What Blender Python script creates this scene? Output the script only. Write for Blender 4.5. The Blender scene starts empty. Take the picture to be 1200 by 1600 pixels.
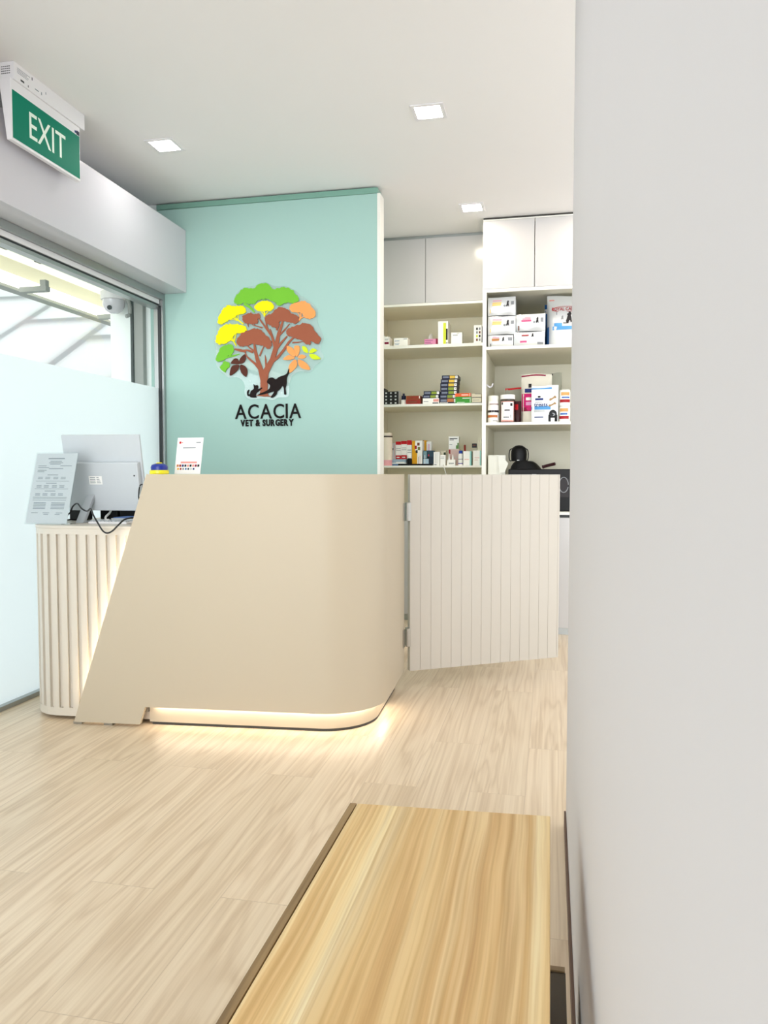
import bpy, bmesh, math, random
from mathutils import Vector, Matrix
random.seed(7)
scene = bpy.context.scene
COL = scene.collection
R = math.radians

# ------------------------------------------------------------------ materials
def lin(c):
    c = c / 255.0
    return c / 12.92 if c <= 0.04045 else ((c + 0.055) / 1.055) ** 2.4
def rgb(r, g, b): return (lin(r), lin(g), lin(b), 1.0)
MATS = {}
def new_mat(name):
    m = bpy.data.materials.new(name); m.use_nodes = True
    MATS[name] = m
    nt = m.node_tree
    return m, nt, nt.nodes['Principled BSDF'], nt.nodes['Material Output']
def mat(name, col, rough=0.45, metal=0.0, spec=0.5, vary=0.04, scale=30.0, coat=0.0, bump=0.0):
    """plain surface with a faint procedural unevenness"""
    m, nt, b, out = new_mat(name)
    n = nt.nodes.new('ShaderNodeTexNoise'); n.inputs['Scale'].default_value = scale
    n.inputs['Detail'].default_value = 4.0
    tc = nt.nodes.new('ShaderNodeTexCoord'); nt.links.new(tc.outputs['Object'], n.inputs['Vector'])
    mx = nt.nodes.new('ShaderNodeMix'); mx.data_type = 'RGBA'
    c = rgb(*col)
    mx.inputs[6].default_value = tuple(v * (1 - vary) for v in c[:3]) + (1,)
    mx.inputs[7].default_value = tuple(min(1, v * (1 + vary)) for v in c[:3]) + (1,)
    nt.links.new(n.outputs['Fac'], mx.inputs[0]); nt.links.new(mx.outputs[2], b.inputs['Base Color'])
    b.inputs['Roughness'].default_value = rough; b.inputs['Metallic'].default_value = metal
    b.inputs['Specular IOR Level'].default_value = spec
    b.inputs['Coat Weight'].default_value = coat
    if bump:
        bp = nt.nodes.new('ShaderNodeBump'); bp.inputs['Strength'].default_value = bump
        bp.inputs['Distance'].default_value = 0.002
        nt.links.new(n.outputs['Fac'], bp.inputs['Height']); nt.links.new(bp.outputs['Normal'], b.inputs['Normal'])
    return m
def lamp(name, col, strength):
    m, nt, b, out = new_mat(name)
    b.inputs['Base Color'].default_value = (1, 1, 1, 1)
    b.inputs['Emission Color'].default_value = rgb(*col); b.inputs['Emission Strength'].default_value = strength
    return m

# prints and packaging
for n, c in dict(w=(246,244,240), w2=(232,232,222), white3=(238,240,242), grey=(140,142,146), lgrey=(196,198,198), dk=(46,42,44), black=(14,14,16),
    black2=(30,29,30), maroon=(140,28,62), pink=(214,140,176), dkpink=(150,80,120), pinkl=(226,160,200), blue=(70,110,170),
    lime=(214,222,60), lime2=(140,160,50), yellow=(226,190,70), brown=(120,66,50), brown2=(140,66,36), redbrown=(150,48,38),
    palered=(224,150,140), navy=(22,24,52), navy2=(28,46,62), navy3=(36,52,112), bluegrey=(120,126,146), orangebrown=(190,112,62), green=(58,150,44),
    orange=(238,100,44), cream=(232,224,200), cream3=(226,220,204), ltblue=(170,196,214), red=(196,26,34), amber=(226,164,24), dkred=(160,26,34), olive=(120,120,60),
    teal=(40,66,80), tealgrey=(120,150,160), dkgreen=(40,62,30), dkgreen2=(86,130,62), pinkbeige=(214,184,176), violet=(110,90,170),
    blue2=(30,66,160), ltteal=(150,206,200), dkteal=(20,110,100), palepink=(232,160,176), paleorange=(240,196,120), paleyellow=(236,206,120),
    dkpink2=(204,84,130), brownorange=(176,120,70), blue3=(30,90,150), blue4=(84,150,206), blue5=(70,110,180), dkredbrown=(60,26,28),
    magenta=(206,30,110), tan=(160,130,90), tan2=(214,160,96), greygreen=(158,158,142)).items():
    mat(n, c, 0.45, spec=0.25, vary=0.02)
mat('silver', (214,216,218), 0.3, 0.25, 0.6, 0.05, 12)
mat('cream2', (240,226,208), 0.4)
mat('pinkbase', (244,176,184), 0.4)
mat('clay_collar', (70,58,50), 0.4)
# building and furniture
mat('ceiling_white', (238,236,236), 0.85, spec=0.2, vary=0.01, scale=3)
mat('wall_white', (215,212,214), 0.75, spec=0.2, vary=0.01, scale=4)
mat('gloss_white', (206,204,210), 0.16, spec=0.5, vary=0.01, scale=3)
mat('teal_glass', (166,200,192), 0.45, spec=0.2, vary=0.015, scale=2)
mat('teal_trim', (122,166,150), 0.35, vary=0.02)
mat('cabinet_white', (198,196,196), 0.17, spec=0.5, vary=0.01, scale=3)
mat('cabinet_edge', (240,238,230), 0.4, vary=0.02)
mat('cabinet_inner', (242,236,216), 0.55, vary=0.02, scale=6)
mat('cabinet_inner_grey', (222,218,200), 0.55, vary=0.02, scale=6)
mat('desk_cream', (191,178,156), 0.42, spec=0.3, vary=0.012, scale=2.5)
mat('slat_cream', (208,200,187), 0.4, vary=0.015, scale=5)
mat('gate_white', (193,186,175), 0.32, vary=0.012, scale=4)
mat('steel', (176,172,164), 0.3, 0.9, vary=0.06, scale=60)
mat('aluminium', (168,172,172), 0.34, 0.75, vary=0.04, scale=40)
mat('dark_gasket', (40,44,46), 0.5)
mat('shadow_gap', (60,58,54), 0.7)  # dark tone used in place of shade in narrow gaps
mat('sign_plastic', (232,230,232), 0.4, vary=0.015)
mat('exit_green', (0,124,98), 0.6, spec=0.15, vary=0.03, scale=8)
mat('exit_letter', (232,244,232), 0.4)
mat('black_acrylic', (20,14,12), 0.5, spec=0.12)
mat('monitor_white', (199,204,208), 0.32, vary=0.015)
mat('monitor_edge', (180,184,188), 0.35)
mat('paper', (196,201,204), 0.6, vary=0.02)
mat('paper_print', (120,130,138), 0.7)
mat('cable_black', (20,20,24), 0.4)
mat('cable_white', (226,224,220), 0.4)
mat('button_blue', (14,38,140), 0.35, vary=0.25, scale=180)
mat('button_yellow', (240,226,20), 0.35)
mat('skirting_brown', (92,66,52), 0.5)
mat('bench_dark', (74,62,44), 0.55, vary=0.15, scale=14)
mat('bench_leg', (150,124,88), 0.5, vary=0.1, scale=14)
mat('outdoor_white', (240,246,244), 0.6, vary=0.02, scale=2)
mat('outdoor_grey', (150,152,148), 0.6, vary=0.03, scale=6)
mat('outdoor_beige', (214,208,192), 0.6, vary=0.03, scale=6)
mat('roof_bar', (46,48,46), 0.6, vary=0.03, scale=6)
mat('pavement', (190,190,186), 0.8, vary=0.08, scale=5)

for n, c in dict(logo_green=(118,190,56), logo_yellow=(240,232,16), logo_orange=(246,160,92), logo_brown=(156,90,66), logo_dark=(88,48,38),
                 logo_lime=(206,224,40), logo_black=(28,18,16)).items():
    mat(n, c, 0.5, spec=0.12, vary=0.02)
lamp('downlight_glow', (255,252,246), 40.0)
lamp('downlight_warm', (255,242,220), 66.0)
lamp('led_warm', (255,241,220), 14.0)
lamp('led_edge', (255,236,208), 40.0)
lamp('tube_glow', (255,252,226), 1.4)

def glassy(name, tint, milk=0.0, rough=0.02):
    m, nt, b, out = new_mat(name); nt.nodes.remove(b)
    t = nt.nodes.new('ShaderNodeBsdfTransparent'); t.inputs[0].default_value = tint
    g = nt.nodes.new('ShaderNodeBsdfGlossy'); g.inputs['Roughness'].default_value = rough
    lw = nt.nodes.new('ShaderNodeLayerWeight'); lw.inputs['Blend'].default_value = 0.5
    pw = nt.nodes.new('ShaderNodeMath'); pw.operation = 'POWER'; pw.inputs[1].default_value = 4.0
    nt.links.new(lw.outputs['Facing'], pw.inputs[0])
    fr = nt.nodes.new('ShaderNodeMath'); fr.operation = 'MULTIPLY_ADD'; fr.inputs[1].default_value = 0.5; fr.inputs[2].default_value = 0.04
    nt.links.new(pw.outputs[0], fr.inputs[0])
    if milk:
        d = nt.nodes.new('ShaderNodeBsdfDiffuse'); d.inputs[0].default_value = (0.86, 0.93, 0.93, 1)
        m0 = nt.nodes.new('ShaderNodeMixShader'); m0.inputs[0].default_value = milk
        nt.links.new(t.outputs[0], m0.inputs[1]); nt.links.new(d.outputs[0], m0.inputs[2]); t = m0
    mx = nt.nodes.new('ShaderNodeMixShader')
    nt.links.new(fr.outputs[0], mx.inputs[0]); nt.links.new(t.outputs[0], mx.inputs[1]); nt.links.new(g.outputs[0], mx.inputs[2])
    nt.links.new(mx.outputs[0], out.inputs[0])
glassy('clear_glass', (0.97, 0.99, 0.985, 1))
glassy('acrylic', (0.97, 0.99, 0.99, 1), 0.12)
glassy('holder_acrylic', (0.98, 0.99, 0.99, 1))
glassy('jarglass', (0.72, 0.70, 0.68, 1))

def frosted():
    m, nt, b, out = new_mat('frosted_film'); nt.nodes.remove(b)
    t = nt.nodes.new('ShaderNodeBsdfTranslucent'); t.inputs[0].default_value = (0.86, 0.95, 0.97, 1)
    d = nt.nodes.new('ShaderNodeBsdfDiffuse'); d.inputs[0].default_value = (0.80, 0.92, 0.93, 1)
    g = nt.nodes.new('ShaderNodeBsdfGlossy'); g.inputs['Roughness'].default_value = 0.25
    n = nt.nodes.new('ShaderNodeTexNoise'); n.inputs['Scale'].default_value = 400
    bp = nt.nodes.new('ShaderNodeBump'); bp.inputs['Strength'].default_value = 0.05
    nt.links.new(n.outputs['Fac'], bp.inputs['Height'])
    for q in (t, d, g): nt.links.new(bp.outputs['Normal'], q.inputs['Normal'])
    m1 = nt.nodes.new('ShaderNodeMixShader'); m1.inputs[0].default_value = 0.35
    m2 = nt.nodes.new('ShaderNodeMixShader'); m2.inputs[0].default_value = 0.04
    nt.links.new(t.outputs[0], m1.inputs[1]); nt.links.new(d.outputs[0], m1.inputs[2])
    nt.links.new(m1.outputs[0], m2.inputs[1]); nt.links.new(g.outputs[0], m2.inputs[2])
    nt.links.new(m2.outputs[0], out.inputs[0])
frosted()
def sheet():
    m, nt, b, out = new_mat('roof_sheet'); nt.nodes.remove(b)
    t = nt.nodes.new('ShaderNodeBsdfTranslucent'); d = nt.nodes.new('ShaderNodeBsdfDiffuse')
    n = nt.nodes.new('ShaderNodeTexNoise'); n.inputs['Scale'].default_value = 2.5; n.inputs['Detail'].default_value = 6
    r = nt.nodes.new('ShaderNodeValToRGB'); r.color_ramp.elements[0].position = 0.3; r.color_ramp.elements[0].color = (0.80, 0.84, 0.81, 1); r.color_ramp.elements[1].position = 0.5; r.color_ramp.elements[1].color = (0.93, 0.95, 0.94, 1)
    nt.links.new(n.outputs['Fac'], r.inputs[0]); nt.links.new(r.outputs[0], t.inputs[0]); nt.links.new(r.outputs[0], d.inputs[0])
    mx = nt.nodes.new('ShaderNodeMixShader'); mx.inputs[0].default_value = 0.3
    nt.links.new(t.outputs[0], mx.inputs[1]); nt.links.new(d.outputs[0], mx.inputs[2]); nt.links.new(mx.outputs[0], out.inputs[0])
sheet()

def ramp(nt, stops):
    r = nt.nodes.new('ShaderNodeValToRGB'); e = r.color_ramp.elements
    while len(e) < len(stops): e.new(0.5)
    for el, (p, c) in zip(e, stops): el.position = p; el.color = rgb(*c)
    return r
def mapping(nt, src, scale, rot=(0, 0, 0), loc=(0, 0, 0)):
    mp = nt.nodes.new('ShaderNodeMapping'); mp.inputs['Scale'].default_value = scale
    mp.inputs['Rotation'].default_value = rot; mp.inputs['Location'].default_value = loc
    nt.links.new(src, mp.inputs['Vector']); return mp
def mixc(nt, fac, a, b, blend='MIX'):
    mx = nt.nodes.new('ShaderNodeMix'); mx.data_type = 'RGBA'; mx.blend_type = blend
    if isinstance(fac, float): mx.inputs[0].default_value = fac
    else: nt.links.new(fac, mx.inputs[0])
    for i, v in ((6, a), (7, b)):
        if isinstance(v, tuple): mx.inputs[i].default_value = v
        else: nt.links.new(v, mx.inputs[i])
    return mx.outputs[2]

def floor_mat():
    m, nt, b, out = new_mat('oak_vinyl')
    tc = nt.nodes.new('ShaderNodeTexCoord'); P = tc.outputs['Object']
    # planks run away from the viewer: brick rows across X
    mp = mapping(nt, P, (1, 1, 1), (0, 0, R(90)))
    br = nt.nodes.new('ShaderNodeTexBrick'); nt.links.new(mp.outputs[0], br.inputs['Vector'])
    br.inputs['Scale'].default_value = 1.0; br.inputs['Brick Width'].default_value = 1.22; br.inputs['Row Height'].default_value = 0.18
    br.inputs['Mortar Size'].default_value = 0.0011; br.inputs['Mortar Smooth'].default_value = 0.3
    br.inputs['Color1'].default_value = (0, 0, 0, 1); br.inputs['Color2'].default_value = (1, 1, 1, 1); br.inputs['Mortar'].default_value = (0.5, 0.5, 0.5, 1)
    br.offset = 0.37; br.offset_frequency = 2
    # each plank shifts its grain
    sh = nt.nodes.new('ShaderNodeVectorMath'); sh.operation = 'MULTIPLY_ADD'
    nt.links.new(br.outputs['Color'], sh.inputs[0]); sh.inputs[1].default_value = (7.3, 3.1, 2.7); nt.links.new(P, sh.inputs[2])
    g1 = mapping(nt, sh.outputs[0], (8, 0.5, 1))
    n1 = nt.nodes.new('ShaderNodeTexNoise'); n1.inputs['Scale'].default_value = 1.0; n1.inputs['Detail'].default_value = 3; n1.inputs['Distortion'].default_value = 0.7
    nt.links.new(g1.outputs[0], n1.inputs['Vector'])
    # growth rings: contour lines of a broad noise give cathedral figures
    ml = nt.nodes.new('ShaderNodeMath'); ml.operation = 'MULTIPLY'; ml.inputs[1].default_value = 52.0
    nt.links.new(n1.outputs['Fac'], ml.inputs[0])
    sn = nt.nodes.new('ShaderNodeMath'); sn.operation = 'SINE'; nt.links.new(ml.outputs[0], sn.inputs[0])
    s2 = nt.nodes.new('ShaderNodeMath'); s2.operation = 'MULTIPLY_ADD'; s2.inputs[1].default_value = 0.5; s2.inputs[2].default_value = 0.5
    nt.links.new(sn.outputs[0], s2.inputs[0])
    g2 = mapping(nt, sh.outputs[0], (130, 1.5, 1))
    n2 = nt.nodes.new('ShaderNodeTexNoise'); n2.inputs['Scale'].default_value = 1.0; n2.inputs['Detail'].default_value = 5
    nt.links.new(g2.outputs[0], n2.inputs['Vector'])
    r1 = ramp(nt, [(0.0, (205,178,144)), (0.3, (223,199,168)), (1.0, (234,213,184))]); nt.links.new(s2.outputs[0], r1.inputs[0])
    r2 = ramp(nt, [(0.36, (214,193,165)), (0.62, (237,220,195))]); nt.links.new(n2.outputs['Fac'], r2.inputs[0])
    c = mixc(nt, 0.5, r1.outputs[0], r2.outputs[0])
    r3 = ramp(nt, [(0.0, (244,243,240)), (1.0, (255,255,255))]); nt.links.new(br.outputs['Color'], r3.inputs[0])
    c = mixc(nt, 1.0, c, r3.outputs[0], 'MULTIPLY')
    fm = nt.nodes.new('ShaderNodeMath'); fm.operation = 'MULTIPLY'; fm.inputs[1].default_value = 0.3; nt.links.new(br.outputs['Fac'], fm.inputs[0])
    c = mixc(nt, fm.outputs[0], c, rgb(150,124,98))
    nt.links.new(c, b.inputs['Base Color'])
    b.inputs['Roughness'].default_value = 0.32; b.inputs['Specular IOR Level'].default_value = 0.6
    bp = nt.nodes.new('ShaderNodeBump'); bp.inputs['Strength'].default_value = 0.06; bp.inputs['Distance'].default_value = 0.002
    nt.links.new(n2.outputs['Fac'], bp.inputs['Height']); nt.links.new(bp.outputs['Normal'], b.inputs['Normal'])
floor_mat()

def bench_mat():
    m, nt, b, out = new_mat('bench_wood')
    tc = nt.nodes.new('ShaderNodeTexCoord'); P = tc.outputs['Object']
    g0 = mapping(nt, P, (3.0, 1.2, 1)); nw = nt.nodes.new('ShaderNodeTexNoise'); nw.inputs['Scale'].default_value = 1.5; nw.inputs['Detail'].default_value = 2
    nt.links.new(g0.outputs[0], nw.inputs['Vector'])
    sh = nt.nodes.new('ShaderNodeVectorMath'); sh.operation = 'MULTIPLY_ADD'
    nt.links.new(nw.outputs['Color'], sh.inputs[0]); sh.inputs[1].default_value = (0.03, 0, 0); nt.links.new(P, sh.inputs[2])
    g1 = mapping(nt, sh.outputs[0], (15, 0.25, 1), (0, 0, R(-1.5)), (0.4, 0, 0)); n1 = nt.nodes.new('ShaderNodeTexNoise'); n1.inputs['Scale'].default_value = 1.3; n1.inputs['Detail'].default_value = 4.5; n1.inputs['Roughness'].default_value = 0.55
    nt.links.new(g1.outputs[0], n1.inputs['Vector'])
    g2 = mapping(nt, sh.outputs[0], (150, 2.2, 1)); n2 = nt.nodes.new('ShaderNodeTexNoise'); n2.inputs['Scale'].default_value = 1.0; n2.inputs['Detail'].default_value = 5
    nt.links.new(g2.outputs[0], n2.inputs['Vector'])
    r1 = ramp(nt, [(0.28, (252,240,206)), (0.40, (250,228,178)), (0.50, (246,216,158)), (0.58, (228,190,130)), (0.65, (250,226,174)), (0.78, (214,172,114))])
    nt.links.new(n1.outputs['Fac'], r1.inputs[0])
    r2 = ramp(nt, [(0.35, (226,214,196)), (0.6, (255,255,255))]); nt.links.new(n2.outputs['Fac'], r2.inputs[0])
    c = mixc(nt, 0.8, r1.outputs[0], r2.outputs[0], 'MULTIPLY')
    # laminated staves with their own tone
    bk = mapping(nt, P, (1, 1, 1), (0, 0, R(90)), (3.0, 0.012, 0)); br = nt.nodes.new('ShaderNodeTexBrick'); nt.links.new(bk.outputs[0], br.inputs['Vector'])
    br.inputs['Scale'].default_value = 1; br.inputs['Brick Width'].default_value = 6.0; br.offset = 0.0; br.inputs['Row Height'].default_value = 0.082; br.inputs['Mortar Size'].default_value = 0.0
    br.inputs['Color1'].default_value = rgb(228,214,196); br.inputs['Color2'].default_value = rgb(255,255,255)
    c = mixc(nt, 0.8, c, br.outputs['Color'], 'MULTIPLY')
    nt.links.new(c, b.inputs['Base Color'])
    b.inputs['Roughness'].default_value = 0.42
bench_mat()
def strip_mat():
    m, nt, b, out = new_mat('bench_strip')
    tc = nt.nodes.new('ShaderNodeTexCoord')
    g = mapping(nt, tc.outputs['Object'], (120, 3, 40)); n = nt.nodes.new('ShaderNodeTexNoise'); n.inputs['Scale'].default_value = 1; n.inputs['Detail'].default_value = 5
    nt.links.new(g.outputs[0], n.inputs['Vector'])
    r = ramp(nt, [(0.3, (122,96,60)), (0.65, (160,130,86))]); nt.links.new(n.outputs['Fac'], r.inputs[0])
    nt.links.new(r.outputs[0], b.inputs['Base Color']); b.inputs['Roughness'].default_value = 0.5
strip_mat()

# ------------------------------------------------------------------ mesh building
class MB:
    def __init__(s): s.v = []; s.f = []; s.m = []
    def face(s, pts, m):
        i = len(s.v); s.v += [Vector(p) for p in pts]; s.f.append(list(range(i, i + len(pts)))); s.m.append(m); return s
    def grid(s, rows, m, closed=False):
        """rows: list of equally long point lists"""
        i0 = len(s.v); n = len(rows[0])
        for r_ in rows: s.v += [Vector(p) for p in r_]
        for a in range(len(rows) - 1):
            for b in range(n if closed else n - 1):
                c = (b + 1) % n
                s.f.append([i0 + a*n + b, i0 + a*n + c, i0 + (a+1)*n + c, i0 + (a+1)*n + b]); s.m.append(m)
        return s
    def box(s, x0, x1, y0, y1, z0, z1, m):
        i = len(s.v)
        s.v += [Vector(p) for p in ((x0,y0,z0),(x1,y0,z0),(x1,y1,z0),(x0,y1,z0),(x0,y0,z1),(x1,y0,z1),(x1,y1,z1),(x0,y1,z1))]
        for q in ((0,3,2,1),(4,5,6,7),(0,1,5,4),(1,2,6,5),(2,3,7,6),(3,0,4,7)): s.f.append([i + k for k in q]); s.m.append(m)
        return s
    def prism(s, poly, z0, z1, m, top=None):
        """poly in XY, counter-clockwise seen from above"""
        n = len(poly); i = len(s.v)
        s.v += [Vector((p[0], p[1], z0)) for p in poly] + [Vector((p[0], p[1], z1)) for p in poly]
        s.f.append([i + k for k in reversed(range(n))]); s.m.append(m)
        s.f.append([i + n + k for k in range(n)]); s.m.append(top or m)
        for k in range(n):
            j = (k + 1) % n; s.f.append([i + k, i + j, i + n + j, i + n + k]); s.m.append(m)
        return s
    def prism_y(s, poly, y0, y1, m):
        """poly in XZ, counter-clockwise seen from -Y; y0 is the near face"""
        n = len(poly); i = len(s.v)
        s.v += [Vector((p[0], y0, p[1])) for p in poly] + [Vector((p[0], y1, p[1])) for p in poly]
        s.f.append([i + k for k in range(n)]); s.m.append(m)
        s.f.append([i + n + k for k in reversed(range(n))]); s.m.append(m)
        for k in range(n):
            j = (k + 1) % n; s.f.append([i + j, i + k, i + n + k, i + n + j]); s.m.append(m)
        return s
    def lathe(s, cx, cy, prof, m, n=24):
        """prof: (radius, z[, material]) from bottom to top"""
        for a in range(len(prof) - 1):
            p, q = prof[a], prof[a+1]; mm = p[2] if len(p) > 2 else m
            rows = [[(cx + t[0]*math.cos(2*math.pi*k/n), cy + t[0]*math.sin(2*math.pi*k/n), t[1]) for k in range(n)] for t in (p, q)]
            s.grid(rows, mm, True)
        if prof[0][0] > 1e-5: s.face([(cx + prof[0][0]*math.cos(2*math.pi*k/n), cy + prof[0][0]*math.sin(2*math.pi*k/n), prof[0][1]) for k in reversed(range(n))], prof[0][2] if len(prof[0]) > 2 else m)
        if prof[-1][0] > 1e-5: s.face([(cx + prof[-1][0]*math.cos(2*math.pi*k/n), cy + prof[-1][0]*math.sin(2*math.pi*k/n), prof[-1][1]) for k in range(n)], prof[-2][2] if len(prof[-2]) > 2 else m)
        return s
    def tube(s, pts, rad, m, n=10, smooth=4):
        P = [Vector(p) for p in pts]
        if smooth and len(P) > 2:
            Q = []
            for i in range(len(P) - 1):
                a = P[max(i-1, 0)]; b = P[i]; c = P[i+1]; d = P[min(i+2, len(P)-1)]
                for k in range(smooth):
                    t = k / smooth
                    Q.append(0.5*((2*b) + (c-a)*t + (2*a-5*b+4*c-d)*t*t + (3*b-a-3*c+d)*t**3))
            Q.append(P[-1]); P = Q
        rows = []; up = Vector((0.13, 0.31, 0.94)).normalized()
        for i, p in enumerate(P):
            d = (P[min(i+1, len(P)-1)] - P[max(i-1, 0)]).normalized()
            x = d.cross(up)
            if x.length < 1e-3: x = d.cross(Vector((1, 0, 0)))
            x.normalize(); y = d.cross(x).normalized(); up = -y if False else up
            rr = rad(i / (len(P)-1)) if callable(rad) else rad
            rows.append([p + x*math.cos(2*math.pi*k/n)*rr + y*math.sin(2*math.pi*k/n)*rr for k in range(n)])
        s.grid(rows, m, True); s.face(list(reversed(rows[0])), m); s.face(rows[-1], m)
        return s
    def text(s, body, M, size, m, extrude=0.0, offset=0.0, sx=1.0):
        """letters laid in the local XY plane of M, centred"""
        c = bpy.data.curves.new('t', 'FONT'); c.body = body; c.size = size; c.extrude = extrude; c.offset = offset
        c.align_x = 'CENTER'; c.align_y = 'CENTER'; c.resolution_u = 4
        o = bpy.data.objects.new('t', c); COL.objects.link(o)
        me = bpy.data.meshes.new_from_object(o.evaluated_get(bpy.context.evaluated_depsgraph_get()))
        i = len(s.v)
        for v in me.vertices: s.v.append(M @ Vector((v.co.x*sx, v.co.y, v.co.z)))
        for p in me.polygons: s.f.append([i + k for k in p.vertices]); s.m.append(m)
        bpy.data.objects.remove(o); bpy.data.curves.remove(c); bpy.data.meshes.remove(me)
        return s
    def mesh(s, name, M=None, weld=True):
        me = bpy.data.meshes.new(name)
        vs = [(M @ v) if M else v for v in s.v]
        me.from_pydata([tuple(v) for v in vs], [], s.f)
        names = []
        for k in s.m:
            if k not in names: names.append(k)
        for k in names: me.materials.append(MATS[k])
        me.polygons.foreach_set('material_index', [names.index(k) for k in s.m])
        if weld:
            bm = bmesh.new(); bm.from_mesh(me)
            bmesh.ops.remove_doubles(bm, verts=bm.verts, dist=1e-5)
            bm.to_mesh(me); bm.free()
        me.polygons.foreach_set('use_smooth', [True] * len(me.polygons))
        me.set_sharp_from_angle(angle=R(32))
        me.update()
        return me

def facing_front(cx, y, cz): # text plane facing -Y
    return Matrix.Translation((cx, y, cz)) @ Matrix.Rotation(R(90), 4, 'X')

def props(o, label=None, cat=None, group=None, kind=None):
    if label: o['label'] = label
    if cat: o['category'] = cat
    if group: o['group'] = group
    if kind: o['kind'] = kind
    return o
def bev(o, w, seg=2):
    b = o.modifiers.new('bevel', 'BEVEL'); b.width = w; b.segments = seg; b.limit_method = 'ANGLE'; b.angle_limit = R(40); b.harden_normals = False
class Thing:
    """an Empty at the base of a thing; part() takes world coordinates unless local"""
    def __init__(s, name, label, cat, loc, rz=0.0, group=None, kind=None):
        s.o = bpy.data.objects.new(name, None); COL.objects.link(s.o); s.o.empty_display_size = 0.05
        s.M = Matrix.Translation(loc) @ Matrix.Rotation(rz, 4, 'Z'); s.o.matrix_world = s.M
        s.o.location = loc; s.o.rotation_euler = (0, 0, rz)
        s.I = s.M.inverted(); props(s.o, label, cat, group, kind)
    def part(s, name, mb, bevel=0, label=None, parent=None, local=False, kind=None, seg=2):
        o = bpy.data.objects.new(name, mb.mesh(name, None if local else s.I)); COL.objects.link(o)
        o.parent = parent or s.o
        if label: o['label'] = label
        if kind: o['kind'] = kind
        if bevel: bev(o, bevel, seg)
        return o
def single(name, mb, label=None, cat=None, group=None, kind=None, bevel=0, seg=2):
    """a thing that is one mesh, origin at the middle of its base"""
    xs = [v.x for v in mb.v]; ys = [v.y for v in mb.v]; zs = [v.z for v in mb.v]
    loc = Vector(((min(xs)+max(xs))/2, (min(ys)+max(ys))/2, min(zs)))
    o = bpy.data.objects.new(name, mb.mesh(name, Matrix.Translation(-loc))); COL.objects.link(o); o.location = loc
    props(o, label, cat, group, kind)
    if bevel: bev(o, bevel, seg)
    return o
def sub(name, mb, parent, loc, bevel=0, label=None):
    o = bpy.data.objects.new(name, mb.mesh(name, Matrix.Translation(-Vector(loc)))); COL.objects.link(o); o.parent = parent
    if bevel: bev(o, bevel)
    if label: o['label'] = label
    return o
def structure(name, mb, bevel=0): return single(name, mb, kind='structure', bevel=bevel)

# path helpers -------------------------------------------------------
def rounded(points, radii, step=R(4)):
    """polyline with rounded corners -> list of (point, outward normal to the right of travel)"""
    P = [Vector(p) for p in points]; out = []
    def nrm(d): return Vector((d.y, -d.x))
    d0 = (P[1]-P[0]).normalized(); out.append((P[0].copy(), nrm(d0)))
    for i in range(1, len(P)-1):
        a = (P[i]-P[i-1]).normalized(); b = (P[i+1]-P[i]).normalized()
        ang = math.atan2(a.x*b.y - a.y*b.x, a.dot(b)); r_ = radii[i-1]; L = r_*math.tan(abs(ang)/2)
        s0 = P[i] - a*L; sg = 1 if ang > 0 else -1
        c = s0 + Vector((-a.y, a.x))*r_*sg
        n = max(2, int(abs(ang)/step))
        for k in range(n+1):
            t = ang*k/n; d = Vector((a.x*math.cos(t)-a.y*math.sin(t), a.x*math.sin(t)+a.y*math.cos(t)))
            out.append((c - Vector((-d.y, d.x))*r_*sg, nrm(d)))
    d1 = (P[-1]-P[-2]).normalized(); out.append((P[-1].copy(), nrm(d1)))
    return out
def lengths(path):
    s = [0.0]
    for i in range(1, len(path)): s.append(s[-1] + (path[i][0]-path[i-1][0]).length)
    return s
def at_s(path, S, s):
    if s <= 0:
        d = (path[1][0]-path[0][0]).normalized(); return path[0][0] + d*s, path[0][1]
    for i in range(1, len(path)):
        if s <= S[i] or i == len(path)-1:
            L = S[i]-S[i-1]; t = (s-S[i-1])/L if L > 1e-9 else 0
            return path[i-1][0].lerp(path[i][0], t), path[i-1][1].lerp(path[i][1], t).normalized()
def seg_path(path, S, a, b):
    pts = [at_s(path, S, a)] + [path[i] for i in range(len(path)) if a + 1e-6 < S[i] < b - 1e-6] + [at_s(path, S, b)]
    return pts
def off(pts, d): return [(p + n*d) for p, n in pts]
def band(mb, pts, d0, d1, z0, z1, m):
    """closed strip between two offsets of a path (d1 outer), z0..z1"""
    o = off(pts, d1); i = off(pts, d0)
    poly = [tuple(p) for p in o] + [tuple(p) for p in reversed(i)]
    # travel with outward on the right is clockwise for the outer side: path runs counter-clockwise round the body
    mb.prism(poly, z0, z1, m)
# ================================================================== THE ROOM
CEIL = 2.72
b = MB(); b.box(-2.46, 1.6, -1.0, 6.0, -0.06, 0, 'oak_vinyl'); structure('floor', b)
# ceiling with square cut-outs for the recessed lights is a plain slab; the lights sit flush under it
b = MB(); b.box(-2.98, 1.6, -1.0, 6.0, CEIL, CEIL + 0.08, 'ceiling_white'); structure('ceiling', b)
b = MB(); b.box(-2.46, 1.6, 5.93, 6.0, 0, CEIL, 'wall_white'); structure('wall_back', b)
b = MB(); b.box(0.056, 0.19, -1.0, 2.313, 0.015, CEIL, 'wall_white'); structure('wall_right', b, 0.004)
b = MB(); b.box(0.662, 1.6, 5.30, 5.93, 0, CEIL, 'wall_white'); structure('wall_end', b)
b = MB(); b.box(0.050, 0.0555, -1.0, 2.30, 0.0, 0.05, 'skirting_brown'); structure('baseboard_right', b)
b = MB(); b.box(-2.98, -2.92, -1.6, 4.5, 2.301, CEIL, 'wall_white'); structure('wall_left', b)
# lowered bulkhead over the window
b = MB(); b.box(-2.206, -2.468, -1.6, 4.433, 2.167, 2.546, 'gloss_white')
structure('trim_1', b, 0.002)
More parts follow.
